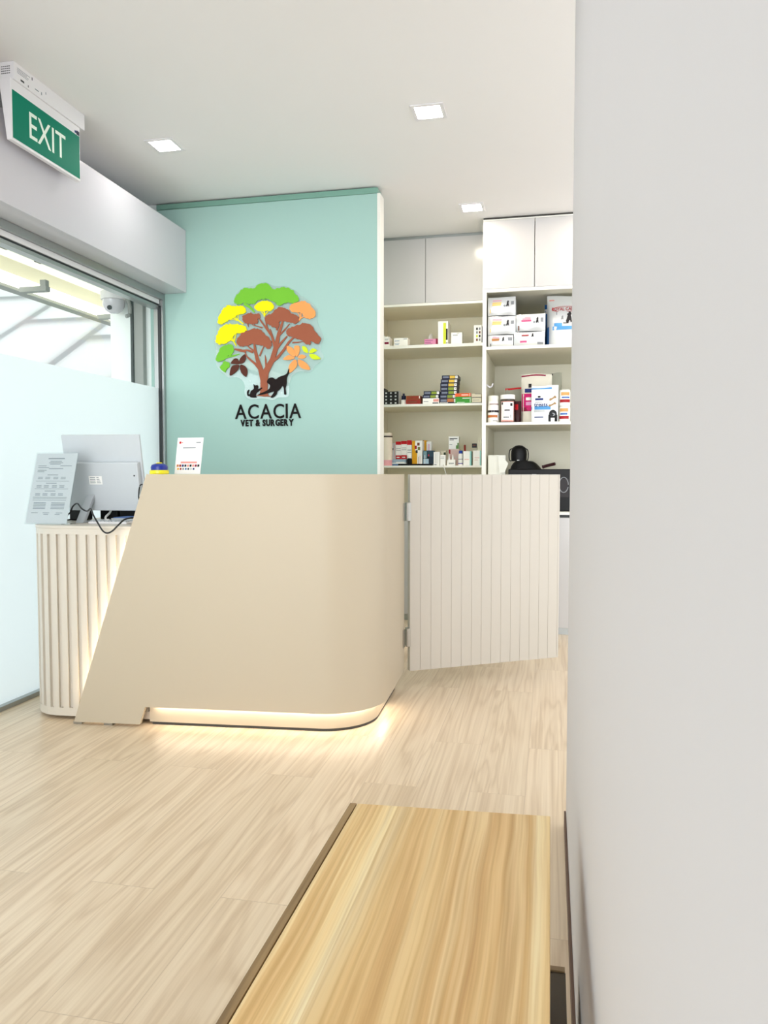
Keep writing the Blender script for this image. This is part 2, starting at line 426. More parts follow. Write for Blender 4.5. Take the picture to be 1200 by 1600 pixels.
# teal glass feature wall
b = MB(); b.box(-2.398, -1.0, 4.435, 4.53, 0, 2.68, 'teal_glass'); b.box(-2.98, -2.3985, 4.435, 4.449, 2.30, 2.68, 'teal_glass'); b.box(-2.46, -2.3985, 4.4495, 4.53, 0, 2.68, 'teal_glass'); structure('wall_teal', b)
b = MB(); b.box(-2.398, -0.996, 4.427, 4.532, 2.681, 2.712, 'teal_trim'); structure('trim_2', b, 0.002)
b = MB(); b.box(-0.9995, -0.982, 4.431, 4.533, 0, 2.68, 'cabinet_edge'); structure('trim_3', b)
# window: frosted film below, clear glass above
W = Thing('window_1', None, None, (-2.39, 1.4, 0), kind='structure')
b = MB(); b.box(-2.412, -2.362, -1.6, 4.43, 0.0, 0.022, 'aluminium')
W.part('sill_track', b, 0.002)
b = MB()
b.box(-2.43, -2.352, -1.6, 4.433, 2.128, 2.166, 'aluminium'); b.box(-2.43, -2.372, -1.6, 4.40, 2.10, 2.1275, 'sign_plastic')
b.box(-2.43, -2.376, -1.6, 4.40, 2.092, 2.0995, 'dark_gasket'); b.box(-2.43, -2.378, -1.6, 4.40, 2.072, 2.0915, 'aluminium')
W.part('head_track', b, 0.0015)
b = MB(); b.box(-2.415, -2.352, 4.405, 4.434, 0.022, 2.1275, 'aluminium'); b.box(-2.385, -2.365, 4.398, 4.4045, 0.022, 2.09, 'dark_gasket')
W.part('jamb', b, 0.0015)
b = MB(); b.face([(-2.39, -1.6, 1.586), (-2.39, 4.40, 1.586), (-2.39, 4.40, 2.0715), (-2.39, -1.6, 2.0715)], 'clear_glass'); W.part('clear_pane', b)
b = MB(); b.face([(-2.39, -1.6, 0.022), (-2.39, 4.404, 0.022), (-2.39, 4.404, 1.5855), (-2.39, -1.6, 1.5855)], 'frosted_film'); W.part('frosted_pane', b)

# ================================================================== OUTSIDE THE WINDOW
b = MB(); b.box(-14, -2.47, -8, 14, -0.16, -0.06, 'pavement'); structure('pavement', b)
b = MB(); b.box(-2.74, -2.405, 4.45, 4.75, 0, 2.9, 'outdoor_white'); structure('outside_pillar', b)
t = Thing('steel_post', 'grey steel post outside against the white pillar', 'post', (-2.53, 4.42, 0))
b = MB(); b.box(-2.555, -2.492, 4.41, 4.449, 0, 2.25, 'outdoor_grey'); t.part('post', b, 0.002)
b = MB(); b.box(-2.572, -2.556, 4.40, 4.449, 0, 2.25, 'dark_gasket'); t.part('seal', b, label='dark seal strip')
b = MB(); b.box(-3.02, -2.47, -3, 4.9, 2.262, 2.30, 'outdoor_white'); structure('outside_soffit', b)
# eave beam with its light trough
t = Thing('eave_beam', 'pale beam with a glowing cream light trough outside above the window', 'beam', (-3.0, 2.0, 2.10))
b = MB(); b.box(-3.06, -2.985, -3, 6.5, 2.15, 2.262, 'outdoor_beige'); t.part('beam', b)
b = MB(); b.box(-3.0, -2.9, -3, 6.5, 2.118, 2.149, 'tube_glow'); t.part('light_trough', b, label='glowing cream strip')
b = MB(); b.box(-3.07, -3.0, -3, 6.5, 2.102, 2.117, 'outdoor_grey'); t.part('edge_rail', b)
for i, (y, lab) in enumerate(((3.86, 'grey bracket arm under the eave beam, nearer one'), (4.62, 'grey bracket arm under the eave beam, beside the pillar'))):
    t = Thing('bracket_arm', lab, 'bracket', (-2.9, y, 2.06), group='bracket arms under the eave')
    b = MB(); b.box(-2.93, -2.76, y - 0.02, y + 0.02, 2.072, 2.101, 'outdoor_grey'); t.part('arm', b, 0.002)
    b = MB(); b.box(-2.80, -2.765, y - 0.016, y + 0.016, 2.1015, 2.135, 'outdoor_grey'); t.part('hanger', b)
for i in range(2):
    y = 3.60 + 0.28*i
    b = MB(); b.box(-2.86, -2.76, y, y + 0.05, 2.248, 2.2615, 'dark_gasket')
    single('vent_slot', b, 'short black slot in the soffit, %s' % ('nearer one' if i == 0 else 'farther one'), 'slot', group='slots in the soffit')
# pitched walkway roof seen from below
RS = 0.61
def roof_z(y): return 2.8 + RS*(y - 7.164)
b = MB(); n_ = Vector((0, -RS, 1)).normalized()*0.02
P = [(-9.5, 4.3), (-3.15, 4.3), (-3.15, 9.2), (-9.5, 9.2)]
b.face([(x, y, roof_z(y) + 0.06) for x, y in P], 'roof_sheet')
roof = Thing('walkway_roof', 'white pitched walkway roof with grey rafters seen through the clear glass', 'roof', (-5, 6.5, 1.2))
roof.part('roof_sheet', b)
def roofbar(x0, x1, y0, y1, w, along):  # grey bars under the sheets
    b = MB()
    if along == 'Y':
        b.prism([(x0-w, y0), (x0+w, y0), (x0+w, y1), (x0-w, y1)], 0, 0.07, 'roof_bar')
    else:
        b.prism([(x0, y0-w), (x1, y0-w), (x1, y0+w), (x0, y0+w)], 0, 0.05, 'roof_bar')
    for v in b.v: v.z = roof_z(v.y) + 0.055 - (0.07 if v.z > 0.001 else 0.0)
    return b
for x in (-8.8, -6.9, -5.0, -4.05, -3.3): roof.part('rafter', roofbar(x, x, 4.5, 9.0, 0.045, 'Y'))
for x0, x1, y in ((-6.9, -4.98, 7.30), (-4.98, -4.07, 6.63), (-4.03, -3.3, 6.20), (-6.88, -5.02, 5.6), (-4.03, -3.3, 7.6)):
    roof.part('purlin', roofbar(x0, x1, y, y, 0.04, 'X'))
# dome camera on the pillar
t = Thing('dome_camera', 'white dome security camera mounted outside near the steel post', 'camera', (-2.66, 4.36, 2.02))
b = MB(); b.lathe(-2.66, 4.36, [(0.075, 2.128), (0.078, 2.14), (0.078, 2.175), (0.07, 2.18)], 'sign_plastic'); t.part('base', b)
b = MB(); b.lathe(-2.66, 4.36, [(0.0, 2.045), (0.028, 2.050), (0.05, 2.065), (0.064, 2.09), (0.068, 2.127)], 'gloss_white'); t.part('dome', b)
b = MB(); b.tube([(-2.655, 4.31, 2.075), (-2.652, 4.297, 2.07)], 0.014, 'dark_gasket', smooth=0); t.part('lens', b, label='dark lens')
b = MB(); b.tube([(-2.60, 4.37, 2.15), (-2.575, 4.39, 2.12), (-2.575, 4.40, 2.05), (-2.59, 4.38, 2.03)], 0.012, 'outdoor_grey'); b.box(-2.61, -2.58, 4.36, 4.449, 2.14, 2.17, 'outdoor_grey'); t.part('bracket', b)

# ================================================================== CEILING LIGHTS
LIGHTS = [(-1.93, 3.66, 'square downlight over the left end of the reception desk, near the exit sign'),
          (-0.565, 3.585, 'square downlight in the middle of the ceiling, largest in view'),
          (-0.497, 4.90, 'small square downlight in front of the white cabinets'),
          (-1.9, 1.2, 'added unseen downlight by the window, nearer the street than the exit sign'), (-0.6, 1.2, 'added unseen downlight above the wooden bench'), (-1.25, -0.2, 'added unseen downlight at the street end of the ceiling'), (-1.75, 4.95, 'added fill downlight hidden behind the teal wall'), (0.33, 4.90, 'added fill downlight before the right cabinet, hidden by the foreground wall'), (0.62, 3.6, 'added fill downlight over the passage behind the foreground wall')]  # lamps on this line are added out of view for fill light
for x, y, lab in LIGHTS:
    t = Thing('downlight', lab, 'ceiling light', (x, y, CEIL), group='square ceiling downlights')
    h, g = 0.076, 0.058
    b = MB()
    for q in ((x-h, x+h, y-h, y-g), (x-h, x+h, y+g, y+h), (x-h, x-g, y-g, y+g), (x+g, x+h, y-g, y+g)): b.box(q[0], q[1], q[2], q[3], CEIL-0.006, CEIL-0.0005, 'sign_plastic')
    t.part('trim', b)
    b = MB(); b.box(x-g+0.001, x+g-0.001, y-g+0.001, y+g-0.001, CEIL-0.0045, CEIL-0.0006, 'downlight_warm' if y > 4.5 else 'downlight_glow'); t.part('diffuser', b, label='glowing white diffuser')

# ================================================================== EXIT SIGN
t = Thing('exit_sign', 'green and white EXIT sign hanging from the ceiling at top left', 'exit sign', (-2.17, 3.04, CEIL))
b = MB(); b.box(-2.203, -2.137, 2.80, 3.283, 2.648, CEIL-0.001, 'sign_plastic')
for k in range(4):
    for j in range(5): b.box(-2.195 + 0.0085*j, -2.189 + 0.0085*j, 2.799, 2.8005, 2.672 + 0.009*k, 2.675 + 0.009*k, 'dark_gasket')
for y0, y1, z0, z1, m in ((2.82, 2.90, 2.700, 2.702, 'paper_print'), (2.82, 2.88, 2.694, 2.696, 'paper_print'), (2.82, 2.89, 2.688, 2.690, 'paper_print'), (2.82, 2.885, 2.682, 2.684, 'paper_print'),
                          (2.91, 2.915, 2.696, 2.708, 'dark_gasket'), (2.93, 2.955, 2.668, 2.672, 'paper_print'), (2.97, 2.975, 2.664, 2.676, 'paper_print'), (3.0, 3.004, 2.68, 2.69, 'paper_print'), (2.84, 2.862, 2.658, 2.666, 'dark_gasket'), (2.885, 2.889, 2.655, 2.664, 'dark_gasket')):
    b.box(-2.1372, -2.1365, y0, y1, z0, z1, m)
t.part('housing', b, 0.002)
b = MB(); b.prism_y([(0, 0)] * 3, 0, 0, 'sign_plastic') if False else None
# wedge-shaped lit body, narrower towards the bottom
i = [(-2.196, 2.6475), (-2.163, 2.403), (-2.1425, 2.403), (-2.1425, 2.6475)]
b = MB(); b.prism_y(i, 2.783, 3.252, 'sign_plastic'); t.part('sign_body', b, 0.002)
b = MB(); b.box(-2.1424, -2.1412, 2.793, 3.246, 2.414, 2.605, 'exit_green'); panel = t.part('legend_panel', b, label='green panel')
b = MB(); Mx = Matrix.Translation((-2.1408, 3.013, 2.502)) @ Matrix.Rotation(R(90), 4, 'Z') @ Matrix.Rotation(R(90), 4, 'X')
b.text('EXIT', Mx, 0.155, 'exit_letter', 0.0005, 0.0002, 0.80)
t.part('lettering', b, label='pale EXIT lettering', parent=panel)
b = MB(); b.box(-2.1424, -2.1412, 3.212, 3.224, 2.612, 2.622, 'navy3'); b.box(-2.1424, -2.1412, 3.226, 3.246, 2.608, 2.626, 'navy'); t.part('maker_mark', b)

# ================================================================== RECEPTION DESK
desk = Thing('reception_desk', 'cream reception desk with slanted front panel, curved corner and glowing plinth', 'reception desk', (-1.45, 3.25, 0))
front = rounded([(-1.96, 2.833), (-0.667, 2.946), (-0.691, 3.66)], [0.26]); FS = lengths(front); FL = FS[-1]
SLOPE = 0.322
def shell(z_rows, s_left, s_right, d_out, d_in, n=None):
    """solid sheet following the front path; s_left/right are functions of height"""
    inner_s = [s for s in FS if 0.55 < s < FL - 1e-4]
    rows_o, rows_i = [], []
    for z in z_rows:
        ss = [s_left(z)] + [s for s in inner_s if s < s_right(z) - 1e-3] + [s_right(z)]
        if s_right(z) < 0.55: ss = [s_left(z), s_right(z)]
        ro, ri = [], []
        for s in ss:
            p, nn = at_s(front, FS, s)
            ro.append((p.x + nn.x*d_out, p.y + nn.y*d_out, z)); ri.append((p.x - nn.x*d_in, p.y - nn.y*d_in, z))
        rows_o.append(ro); rows_i.append(ri)
    m = 'desk_cream'; b = MB(); b.grid(rows_o, m); b.grid([list(reversed(r_)) for r_ in rows_i], m)
    b.grid([[rows_o[-1][k] for k in range(len(rows_o[-1]))], rows_i[-1]], m)            # top
    b.grid([rows_i[0], rows_o[0]], m)                                                    # bottom
    b.grid([[r_[0] for r_ in rows_i], [r_[0] for r_ in rows_o]][::-1], m) if False else None
    b.grid([[rows_i[k][0], rows_o[k][0]] for k in range(len(z_rows))], m)
    b.grid([[rows_o[k][-1], rows_i[k][-1]] for k in range(len(z_rows))], m)
    return b
b = shell([0.085, 0.4, 0.75, 1.05], lambda z: 0.010 + SLOPE*z, lambda z: FL, 0.0, 0.018)
f2 = shell([0.011, 0.085], lambda z: 0.010 + SLOPE*z, lambda z: 0.300 + SLOPE*z, 0.0, 0.018)
k = len(b.v); b.v += f2.v; b.f += [[q + k for q in fc] for fc in f2.f]; b.m += f2.m
desk.part('front_panel', b)
for x in (-1.935, -1.80):
    b = MB(); b.box(x - 0.02, x + 0.02, 2.840 + (x + 1.95)*0.087, 2.866 + (x + 1.95)*0.087, 0.0, 0.012, 'steel')
    desk.part('levelling_foot', b, label='small metal foot')
# plinth set back under the panel, washed by a warm strip
b = MB(); band(b, seg_path(front, FS, 0.33, FL - 0.02), -0.06, -0.040, 0.012, 0.16, 'desk_cream'); desk.part('plinth', b)
b = MB(); band(b, seg_path(front, FS, 0.36, FL - 0.30), -0.036, -0.024, 0.0835, 0.0845, 'led_warm'); desk.part('plinth_light', b, label='warm light strip under the panel')
b = MB(); band(b, seg_path(front, FS, 0.34, FL - 0.02), -0.0605, -0.044, 0.0, 0.0118, 'shadow_gap'); desk.part('plinth_shadow', b)  # dark band painted in place of the shadow under the plinth
# warm strip behind the slanted edge, shining on the slats
b = MB(); ro = []
for z, in ((0.10,), (0.78,)):
    r_ = []
    for ds, dd in ((0.030, 0.0185), (0.042, 0.0185)):
        p, nn = at_s(front, FS, 0.010 + SLOPE*z + ds); r_.append((p.x - nn.x*dd, p.y - nn.y*dd, z))
    ro.append(r_)
b.grid([list(reversed(r_)) for r_ in ro], 'led_edge'); desk.part('edge_light', b, label='warm light strip behind the slanted edge')
# ledge and inner panel
s0 = 0.010 + SLOPE*1.03 + 0.004
LP = seg_path(front, FS, s0, FL)
b = MB(); band(b, LP, -0.26, -0.0185, 1.028, 1.0495, 'desk_cream'); desk.part('top_ledge', b, 0.001)
b = MB(); band(b, seg_path(front, FS, s0 + 0.01, FL), -0.26, -0.242, 0.833, 1.0275, 'desk_cream'); desk.part('inner_panel', b)
# slatted drum at the left
slat = rounded([(-2.222, 3.65), (-2.222, 2.866), (-1.50, 2.929)], [0.16]); SS = lengths(slat)
b = MB()
back = off(slat, -0.013); poly = [tuple(p) for p in back] + [(-1.50, 3.55)]
b.prism(poly + [(-2.20, 3.62)] if False else poly, 0.016, 0.82, 'slat_cream')
band(b, seg_path(slat, SS, 0, SS[-1]), -0.0131, 0.0, 0.795, 0.82, 'slat_cream')
band(b, seg_path(slat, SS, 0, SS[-1]), -0.0131, 0.0, 0.016, 0.050, 'slat_cream')
# groove centres every 44.5 mm, one of them at X = -1.773
ref = SS[-1] - (1.773 - 1.50)/math.cos(R(5))
g = ref
while g > 0.06: g -= 0.0445
edges = []
while g < SS[-1] - 0.02: edges.append(g); g += 0.0445
for a, c in zip(edges[:-1], edges[1:]):
    band(b, seg_path(slat, SS, a + 0.0092, c - 0.0092), -0.0131, 0.0, 0.0501, 0.7949, 'slat_cream')
desk.part('slat_panel', b)
b = MB(); top = off(slat, 0.002); poly = [tuple(p) for p in top] + [(-0.98, 2.975), (-0.85, 3.02), (-0.76, 3.15), (-0.735, 3.62), (-2.2, 3.66)]
b.prism(poly, 0.8205, 0.832, 'slat_cream'); desk.part('worktop', b, 0.001)
b = MB(); b.box(-1.48, -0.80, 3.50, 3.52, 0.03, 0.82, 'desk_cream'); b.box(-0.82, -0.78, 3.15, 3.55, 0.03, 0.82, 'desk_cream'); desk.part('inner_support', b)

# ================================================================== SWING GATE
ang = math.atan2(0.449, 0.715)
gate = Thing('swing_gate', 'white grooved swing gate hinged to the right end of the reception desk', 'gate', (-0.664, 3.668, 0.0), ang)
b = MB(); L = 0.843
b.box(0.0, L, 0.0018, 0.03, 0.085, 1.0485, 'gate_white')
x = 0.0; k = 0
while x < L - 1e-3:
    w = 0.0555; x1 = min(L, x + w)
    b.box(x + (0.0006 if x > 0 else 0), x1 - (0.0006 if x1 < L else 0), 0.0, 0.0019, 0.085, 1.0485, 'gate_white'); x = x1
gate.part('leaf', b, 0.0008, local=True, seg=1)
for z in (0.868, 0.252):
    b = MB(); b.box(-0.012, 0.004, -0.004, 0.034, z - 0.045, z + 0.045, 'steel'); b.lathe(-0.013, 0.004, [(0.0065, z - 0.045), (0.0065, z + 0.045)], 'steel', 14)
    h = gate.part('hinge', b, 0.001, local=True, label='brushed metal hinge')
    b = MB(); b.box(-0.6885, -0.6855, 3.618, 3.656, z - 0.043, z + 0.043, 'steel'); gate.part('hinge_plate', b, parent=h)

# ================================================================== BENCH
bench = Thing('bench', 'pale wooden bench top with a dark left edge strip in the foreground', 'bench', (-0.17, 0.8, 0))
b = MB(); b.prism([(-0.338, 0.2), (0.006, 0.2), (0.006, 1.354), (-0.338, 1.333)], 0.425, 0.45, 'bench_wood'); bench.part('seat', b, 0.0012)
b = MB(); b.prism([(-0.3515, 0.2), (-0.3395, 0.2), (-0.3395, 1.3325), (-0.3515, 1.3315)], 0.415, 0.4505, 'bench_strip'); bench.part('edge_strip', b, 0.0008, label='dark brown edge strip')
b = MB(); b.box(-0.330, -0.002, 0.24, 1.28, 0.36, 0.4245, 'bench_leg'); bench.part('apron', b)
for y in (0.3, 1.18):
    for x in (-0.325, -0.05):
        b = MB(); b.box(x, x + 0.045, y, y + 0.045, 0, 0.3595, 'bench_leg'); bench.part('leg', b, 0.002)
b = MB(); b.box(0.002, 0.034, 0.24, 1.306, 0.08, 0.20, 'bench_dark'); o = bench.part('side_rail', b, label='dark side rail')
b = MB(); b.box(0.003, 0.033, 1.3062, 1.318, 0.10, 0.203, 'bench_leg'); bench.part('rail_cap', b, parent=o, label='pale rail end')
for y in (0.31, 1.19):
    b = MB(); b.box(-0.0045, 0.0018, y, y + 0.03, 0.10, 0.19, 'bench_leg'); bench.part('rail_block', b)
# ================================================================== CABINETS
def cabinet_left():
    x0, x1, yf, yb = -1.27, -0.4465, 5.40, 5.925
    t = Thing('shelf_cabinet', 'white cabinet with beige open shelves right of the teal wall', 'cabinet', (-0.86, 5.66, 0))
    b = MB(); b.box(x0, x0 + 0.018, yf + 0.02, yb, 0, 2.70, 'cabinet_inner'); b.box(x1 - 0.018, x1, yf + 0.02, yb, 0, 2.70, 'cabinet_inner')
    b.box(x0 + 0.0185, x1 - 0.0185, yb - 0.012, yb, 0.0, 2.70, 'cabinet_inner'); b.box(x0 + 0.0185, x1 - 0.0185, yf + 0.02, yb - 0.0125, 2.242, 2.258, 'cabinet_inner'); b.box(x0 + 0.0185, x1 - 0.0185, yf + 0.02, yb - 0.0125, 2.682, 2.70, 'cabinet_inner')
    t.part('carcass', b)
    b = MB(); b.box(x0, x1, yf, yf + 0.0195, 2.235, 2.252, 'cabinet_edge'); b.box(x0, x0 + 0.022, yf, yf + 0.0195, 0.8, 2.2345, 'cabinet_edge'); b.box(x1 - 0.022, x1, yf, yf + 0.0195, 0.8, 2.2345, 'cabinet_edge'); t.part('edge_frame', b)
    b = MB(); b.box(x0, x1, yf + 0.01, yf + 0.03, 2.701, 2.7195, 'aluminium'); t.part('top_filler', b)
    for a, c in ((x0, -0.8725), (-0.8695, x1)):
        b = MB(); b.box(a, c, yf, yf + 0.0195, 2.2535, 2.699, 'cabinet_white'); t.part('upper_door', b, 0.0015)
    for z, th in ((1.963, 0.022), (1.548, 0.017), (1.112, 0.014)):
        b = MB(); b.box(x0 + 0.0225, x1 - 0.0225, yf + 0.004, yb - 0.0125, z - th, z - 0.0003, 'cabinet_inner'); sh = t.part('shelf', b)
        b = MB(); b.box(x0 + 0.0225, x1 - 0.0225, yf + 0.002, yf + 0.0038, z - th, z - 0.0001, 'cabinet_edge'); t.part('shelf_edge', b, parent=sh, label='white shelf edge')
    b = MB(); b.box(x0 + 0.0225, x1 - 0.0225, yf - 0.005, yb - 0.0125, 0.785, 0.803, 'cabinet_edge'); t.part('worktop', b)
    for a, c in ((x0, -0.8725), (-0.8695, x1)):
        b = MB(); b.box(a, c, yf, yf + 0.0195, 0.045, 0.770, 'cabinet_white'); t.part('lower_door', b, 0.0015)
    b = MB(); b.box(x0, x1, yf + 0.012, yf + 0.03, 0, 0.044, 'aluminium'); t.part('toe_kick', b)
cabinet_left()
def cabinet_right():
    x0, x1, yf, yb = -0.4455, 0.66, 5.116, 5.925
    t = Thing('shelf_cabinet', 'deeper white cabinet on the right, beside the foreground wall', 'cabinet', (0.1, 5.52, 0))
    m = 'cabinet_inner_grey'
    b = MB(); b.box(x0, x0 + 0.023, yf + 0.02, yb, 0, 2.698, m); b.box(x1 - 0.02, x1, yf + 0.02, yb, 0, 2.698, m)
    b.box(x0 + 0.0235, x1 - 0.0205, yb - 0.012, yb, 0, 2.698, m); b.box(x0 + 0.0235, x1 - 0.0205, yf + 0.02, yb - 0.0125, 2.246, 2.262, m); b.box(x0 + 0.0235, x1 - 0.0205, yf + 0.02, yb - 0.0125, 2.680, 2.698, m)
    t.part('carcass', b)
    b = MB(); b.box(x0, x1, yf, yf + 0.0195, 2.238, 2.258, 'cabinet_edge'); b.box(x0, x0 + 0.025, yf, yf + 0.0195, 0.8065, 2.2375, 'cabinet_edge'); b.box(x1 - 0.022, x1, yf, yf + 0.0195, 0.8065, 2.2375, 'cabinet_edge'); t.part('edge_frame', b)
    b = MB(); b.box(x0 + 0.001, x1, yf + 0.012, yf + 0.03, 2.7065, 2.7195, 'shadow_gap'); b.box(x0, x1, yf + 0.003, yf + 0.0195, 2.6985, 2.706, 'cabinet_edge'); t.part('top_filler', b)  # dark bar stands in for the shaded gap below the ceiling
    for a, c in ((x0, -0.1155), (-0.1115, 0.27), (0.274, x1)):
        b = MB(); b.box(a, c, yf, yf + 0.0195, 2.2595, 2.697, 'cabinet_white'); t.part('upper_door', b, 0.0015)
        b = MB(); b.box(a, c, yf, yf + 0.0195, 0.045, 0.768, 'cabinet_white'); t.part('lower_door', b, 0.0015)
    for z, th in ((1.886, 0.02), (1.391, 0.018)):
        b = MB(); b.box(x0 + 0.0255, x1 - 0.0225, yf + 0.004, yb - 0.0125, z - th, z - 0.0003, m); sh = t.part('shelf', b)
        b = MB(); b.box(x0 + 0.0255, x1 - 0.0225, yf + 0.002, yf + 0.0038, z - th, z - 0.0001, 'cabinet_edge'); t.part('shelf_edge', b, parent=sh, label='white shelf edge')
    b = MB(); b.box(x0 - 0.0, x1, yf - 0.008, yb - 0.0125, 0.786, 0.8045, 'cabinet_edge'); t.part('worktop', b, 0.001)
    b = MB(); b.box(x0 + 0.03, x1, yf + 0.01, yf + 0.0195, 0.769, 0.7855, 'dark_gasket'); t.part('shadow_strip', b, label='painted shade strip under the worktop')  # black strip imitates the shade between worktop and doors
    b = MB(); b.box(x0, x1, yf + 0.012, yf + 0.03, 0, 0.044, 'aluminium'); t.part('toe_kick', b)
    b = MB(); b.tube([(-0.4215, 5.17, 1.645), (-0.40, 5.17, 1.628), (-0.385, 5.17, 1.635), (-0.38, 5.17, 1.652)], 0.005, 'gloss_white'); t.part('hook', b, label='white hook')
cabinet_right()

# ================================================================== LOGO ON THE TEAL WALL
YP = 4.435
def L2(u, v): return (-2.1214 + 0.00074682*u - 0.0000091*v, 2.27274 - 0.00004*u - 0.0007183*v + 2e-8*u*v)
def smooth_poly(pts, n=3):
    out = []; N = len(pts)
    for i in range(N):
        a, b_, c, d = [Vector(pts[(i + k) % N]) for k in (-1, 0, 1, 2)]
        for k in range(n):
            t = k / n
            out.append(0.5*((2*b_) + (c-a)*t + (2*a-5*b_+4*c-d)*t*t + (3*b_-a-3*c+d)*t**3))
    return out
def leafy(pts, amp=7, seed=1):
    """crown outline with small bumps, as cut acrylic"""
    rnd = random.Random(seed); S = smooth_poly(pts, 5); out = []; N = len(S)
    for i in range(N):
        p, q = S[i], S[(i+1) % N]; d = q - p
        n = Vector((d.y, -d.x)); n = n.normalized() if n.length > 0 else n
        out.append(p + n*rnd.uniform(-0.3, 1.2)*amp*1.3)
    return out
def wallshape(mb, pts, y0, y1, m):
    P = [L2(p[0], p[1]) for p in pts]
    A = sum(P[i][0]*P[(i+1) % len(P)][1] - P[(i+1) % len(P)][0]*P[i][1] for i in range(len(P)))
    if A < 0: P = P[::-1]
    mb.prism_y(P, y0, y1, m)
def stroke(mb, pts, y0, y1, m):
    """tapered branch: (u, v, width)"""
    c = []
    S = smooth_poly([(p[0], p[1]) for p in pts], 1); N = len(pts); Lf, Rt = [], []
    for i in range(N):
        a = Vector(pts[max(i-1, 0)][:2]); q = Vector(pts[min(i+1, N-1)][:2]); d = (q - a).normalized(); n = Vector((-d.y, d.x)); p = Vector(pts[i][:2])
        Lf.append(p + n*pts[i][2]/2); Rt.append(p - n*pts[i][2]/2)
    wallshape(mb, Lf + Rt[::-1], y0, y1, m)
cx, cz = L2(600, 1050)
logo = Thing('logo_sign', 'acacia tree logo with dog and cat on the teal wall', 'wall sign', (cx, YP, cz))
b = MB(); wallshape(b, smooth_poly([(590,66),(640,92),(700,100),(745,96),(800,115),(850,146),(885,180),(940,212),(990,255),(1022,300),(1018,370),(1032,430),(1060,490),(1072,545),(1052,590),(1052,640),(1075,690),(1042,740),(1002,770),(975,815),(930,822),(880,815),(820,845),(797,890),(787,930),(787,1010),(762,1037),(700,1037),(650,1062),(600,1052),(550,1047),(480,1057),(430,1047),(403,1000),(408,940),(378,890),(330,867),(270,872),(220,837),(178,800),(148,730),(152,640),(138,550),(162,480),(158,420),(172,350),(198,288),(250,252),(310,246),(318,188),(368,128),(430,106),(490,96),(530,76)], 3), YP - 0.010, YP - 0.005, 'acrylic')
logo.part('acrylic_backing', b, label='clear scalloped backing')
for u, v in ((330, 300), (880, 330), (450, 900), (720, 1000), (250, 700), (960, 640)):
    X, Z = L2(u, v); b = MB(); b.box(X - 0.006, X + 0.006, YP - 0.0049, YP - 0.0002, Z - 0.006, Z + 0.006, 'acrylic')
    logo.part('standoff', b)
ya, yb_ = YP - 0.0155, YP - 0.0101
def crown(name, m, polys, stems=(), amp=7, lab=None, seed=3, lift=0.0):
    b = MB()
    for k, q in enumerate(polys): wallshape(b, leafy(q, amp, seed + k) if amp else smooth_poly(q, 4), ya - lift, yb_, m)
    for k, q in enumerate(stems): stroke(b, q, ya - lift + 0.0004 + 0.00003*k, yb_ + 0.00003, m)
    return logo.part(name, b, label=lab)
crown('tree_crown', 'logo_green', [[(322,240),(325,200),(350,165),(390,127),(440,117),(490,117),(520,92),(570,78),(620,97),(655,132),(700,117),(750,112),(800,127),(830,157),(860,195),(858,225),(820,238),(770,233),(720,246),(690,244),(650,225),(600,202),(560,207),(510,217),(500,240),(450,246),(400,240),(350,250)]],
      [[(400,246,26),(450,275,20),(492,318,12)], [(690,240,44),(698,262,10)], [(735,236,20),(705,262,8)], [(560,205,3),(575,235,6),(580,250,5)], [(600,180,3),(585,220,5)]], 6, 'green tree crown', 11)
crown('tree_crown', 'logo_yellow', [[(178,413),(182,370),(202,322),(232,282),(272,265),(330,270),(380,268),(413,292),(410,320),(370,330),(330,345),(300,368),(270,383),(240,398),(208,417)]], [[(300,360,6),(350,385,10),(395,418,10)], [(320,340,4),(335,370,6),(350,390,8)], [(270,380,4),(310,378,6),(345,390,6)], [(350,330,4),(350,360,5),(348,385,6)]], 6, 'upper yellow tree crown', 21)
crown('tree_crown', 'logo_yellow', [[(158,545),(172,500),(202,452),(250,424),(300,422),(370,427),(418,452),(412,480),(380,493),(330,500),(290,535),(258,572),(200,588),(168,578)]], [[(270,530,6),(310,560,10),(335,602,8)], [(300,505,4),(305,540,6),(318,570,7)], [(250,560,4),(280,550,6),(312,566,6)], [(335,495,4),(325,530,6),(318,560,7)]], 6, 'lower yellow tree crown', 31)
crown('tree_crown', 'logo_yellow', [[(492,285),(502,262),(535,238),(590,223),(640,243),(653,275),(638,298),(600,303),(560,306),(520,303)]], [[(575,300,10),(577,330,12),(576,355,10)], [(540,300,4),(560,325,6),(573,340,6)], [(615,300,4),(595,325,6),(580,342,6)]], 5, 'small yellow tree crown', 41)
crown('tree_crown', 'logo_orange', [[(792,285),(802,262),(850,242),(900,230),(950,247),(975,287),(998,310),(993,350),(960,370),(920,363),(900,330),(860,313),(812,308)]], [[(885,325,8),(882,360,12),(868,392,10)], [(850,310,4),(870,340,6),(880,365,7)], [(915,355,6),(895,362,8),(878,372,8)]], 6, 'orange tree crown', 51)
crown('tree_crown', 'logo_green', [[(162,725),(167,690),(187,650),(212,612),(260,595),(298,602),(312,645),(298,668),(260,690),(240,713),(200,733)]], [[(248,700,14),(300,690,12),(362,672,6)], [(270,680,6),(285,690,8)]], 6, 'small green tree crown', 61)
crown('leaf_cluster', 'logo_green', [[(192,785),(213,765),(222,740),(245,737),(275,750),(270,783),(250,800),(240,828),(217,813)]], (), 3, 'small green leaves', 71)
crown('leaf_cluster', 'logo_dark', [[(412,672),(372,705),(362,735),(366,755),(398,745),(415,715)], [(288,750),(318,712),(345,712),(360,740),(360,756),(325,757)], [(358,764),(305,770),(284,805),(280,855),(320,835),(352,800)], [(372,764),(412,775),(432,815),(420,865),(385,838),(370,805)]], (), 0, 'dark brown leaves', 81)
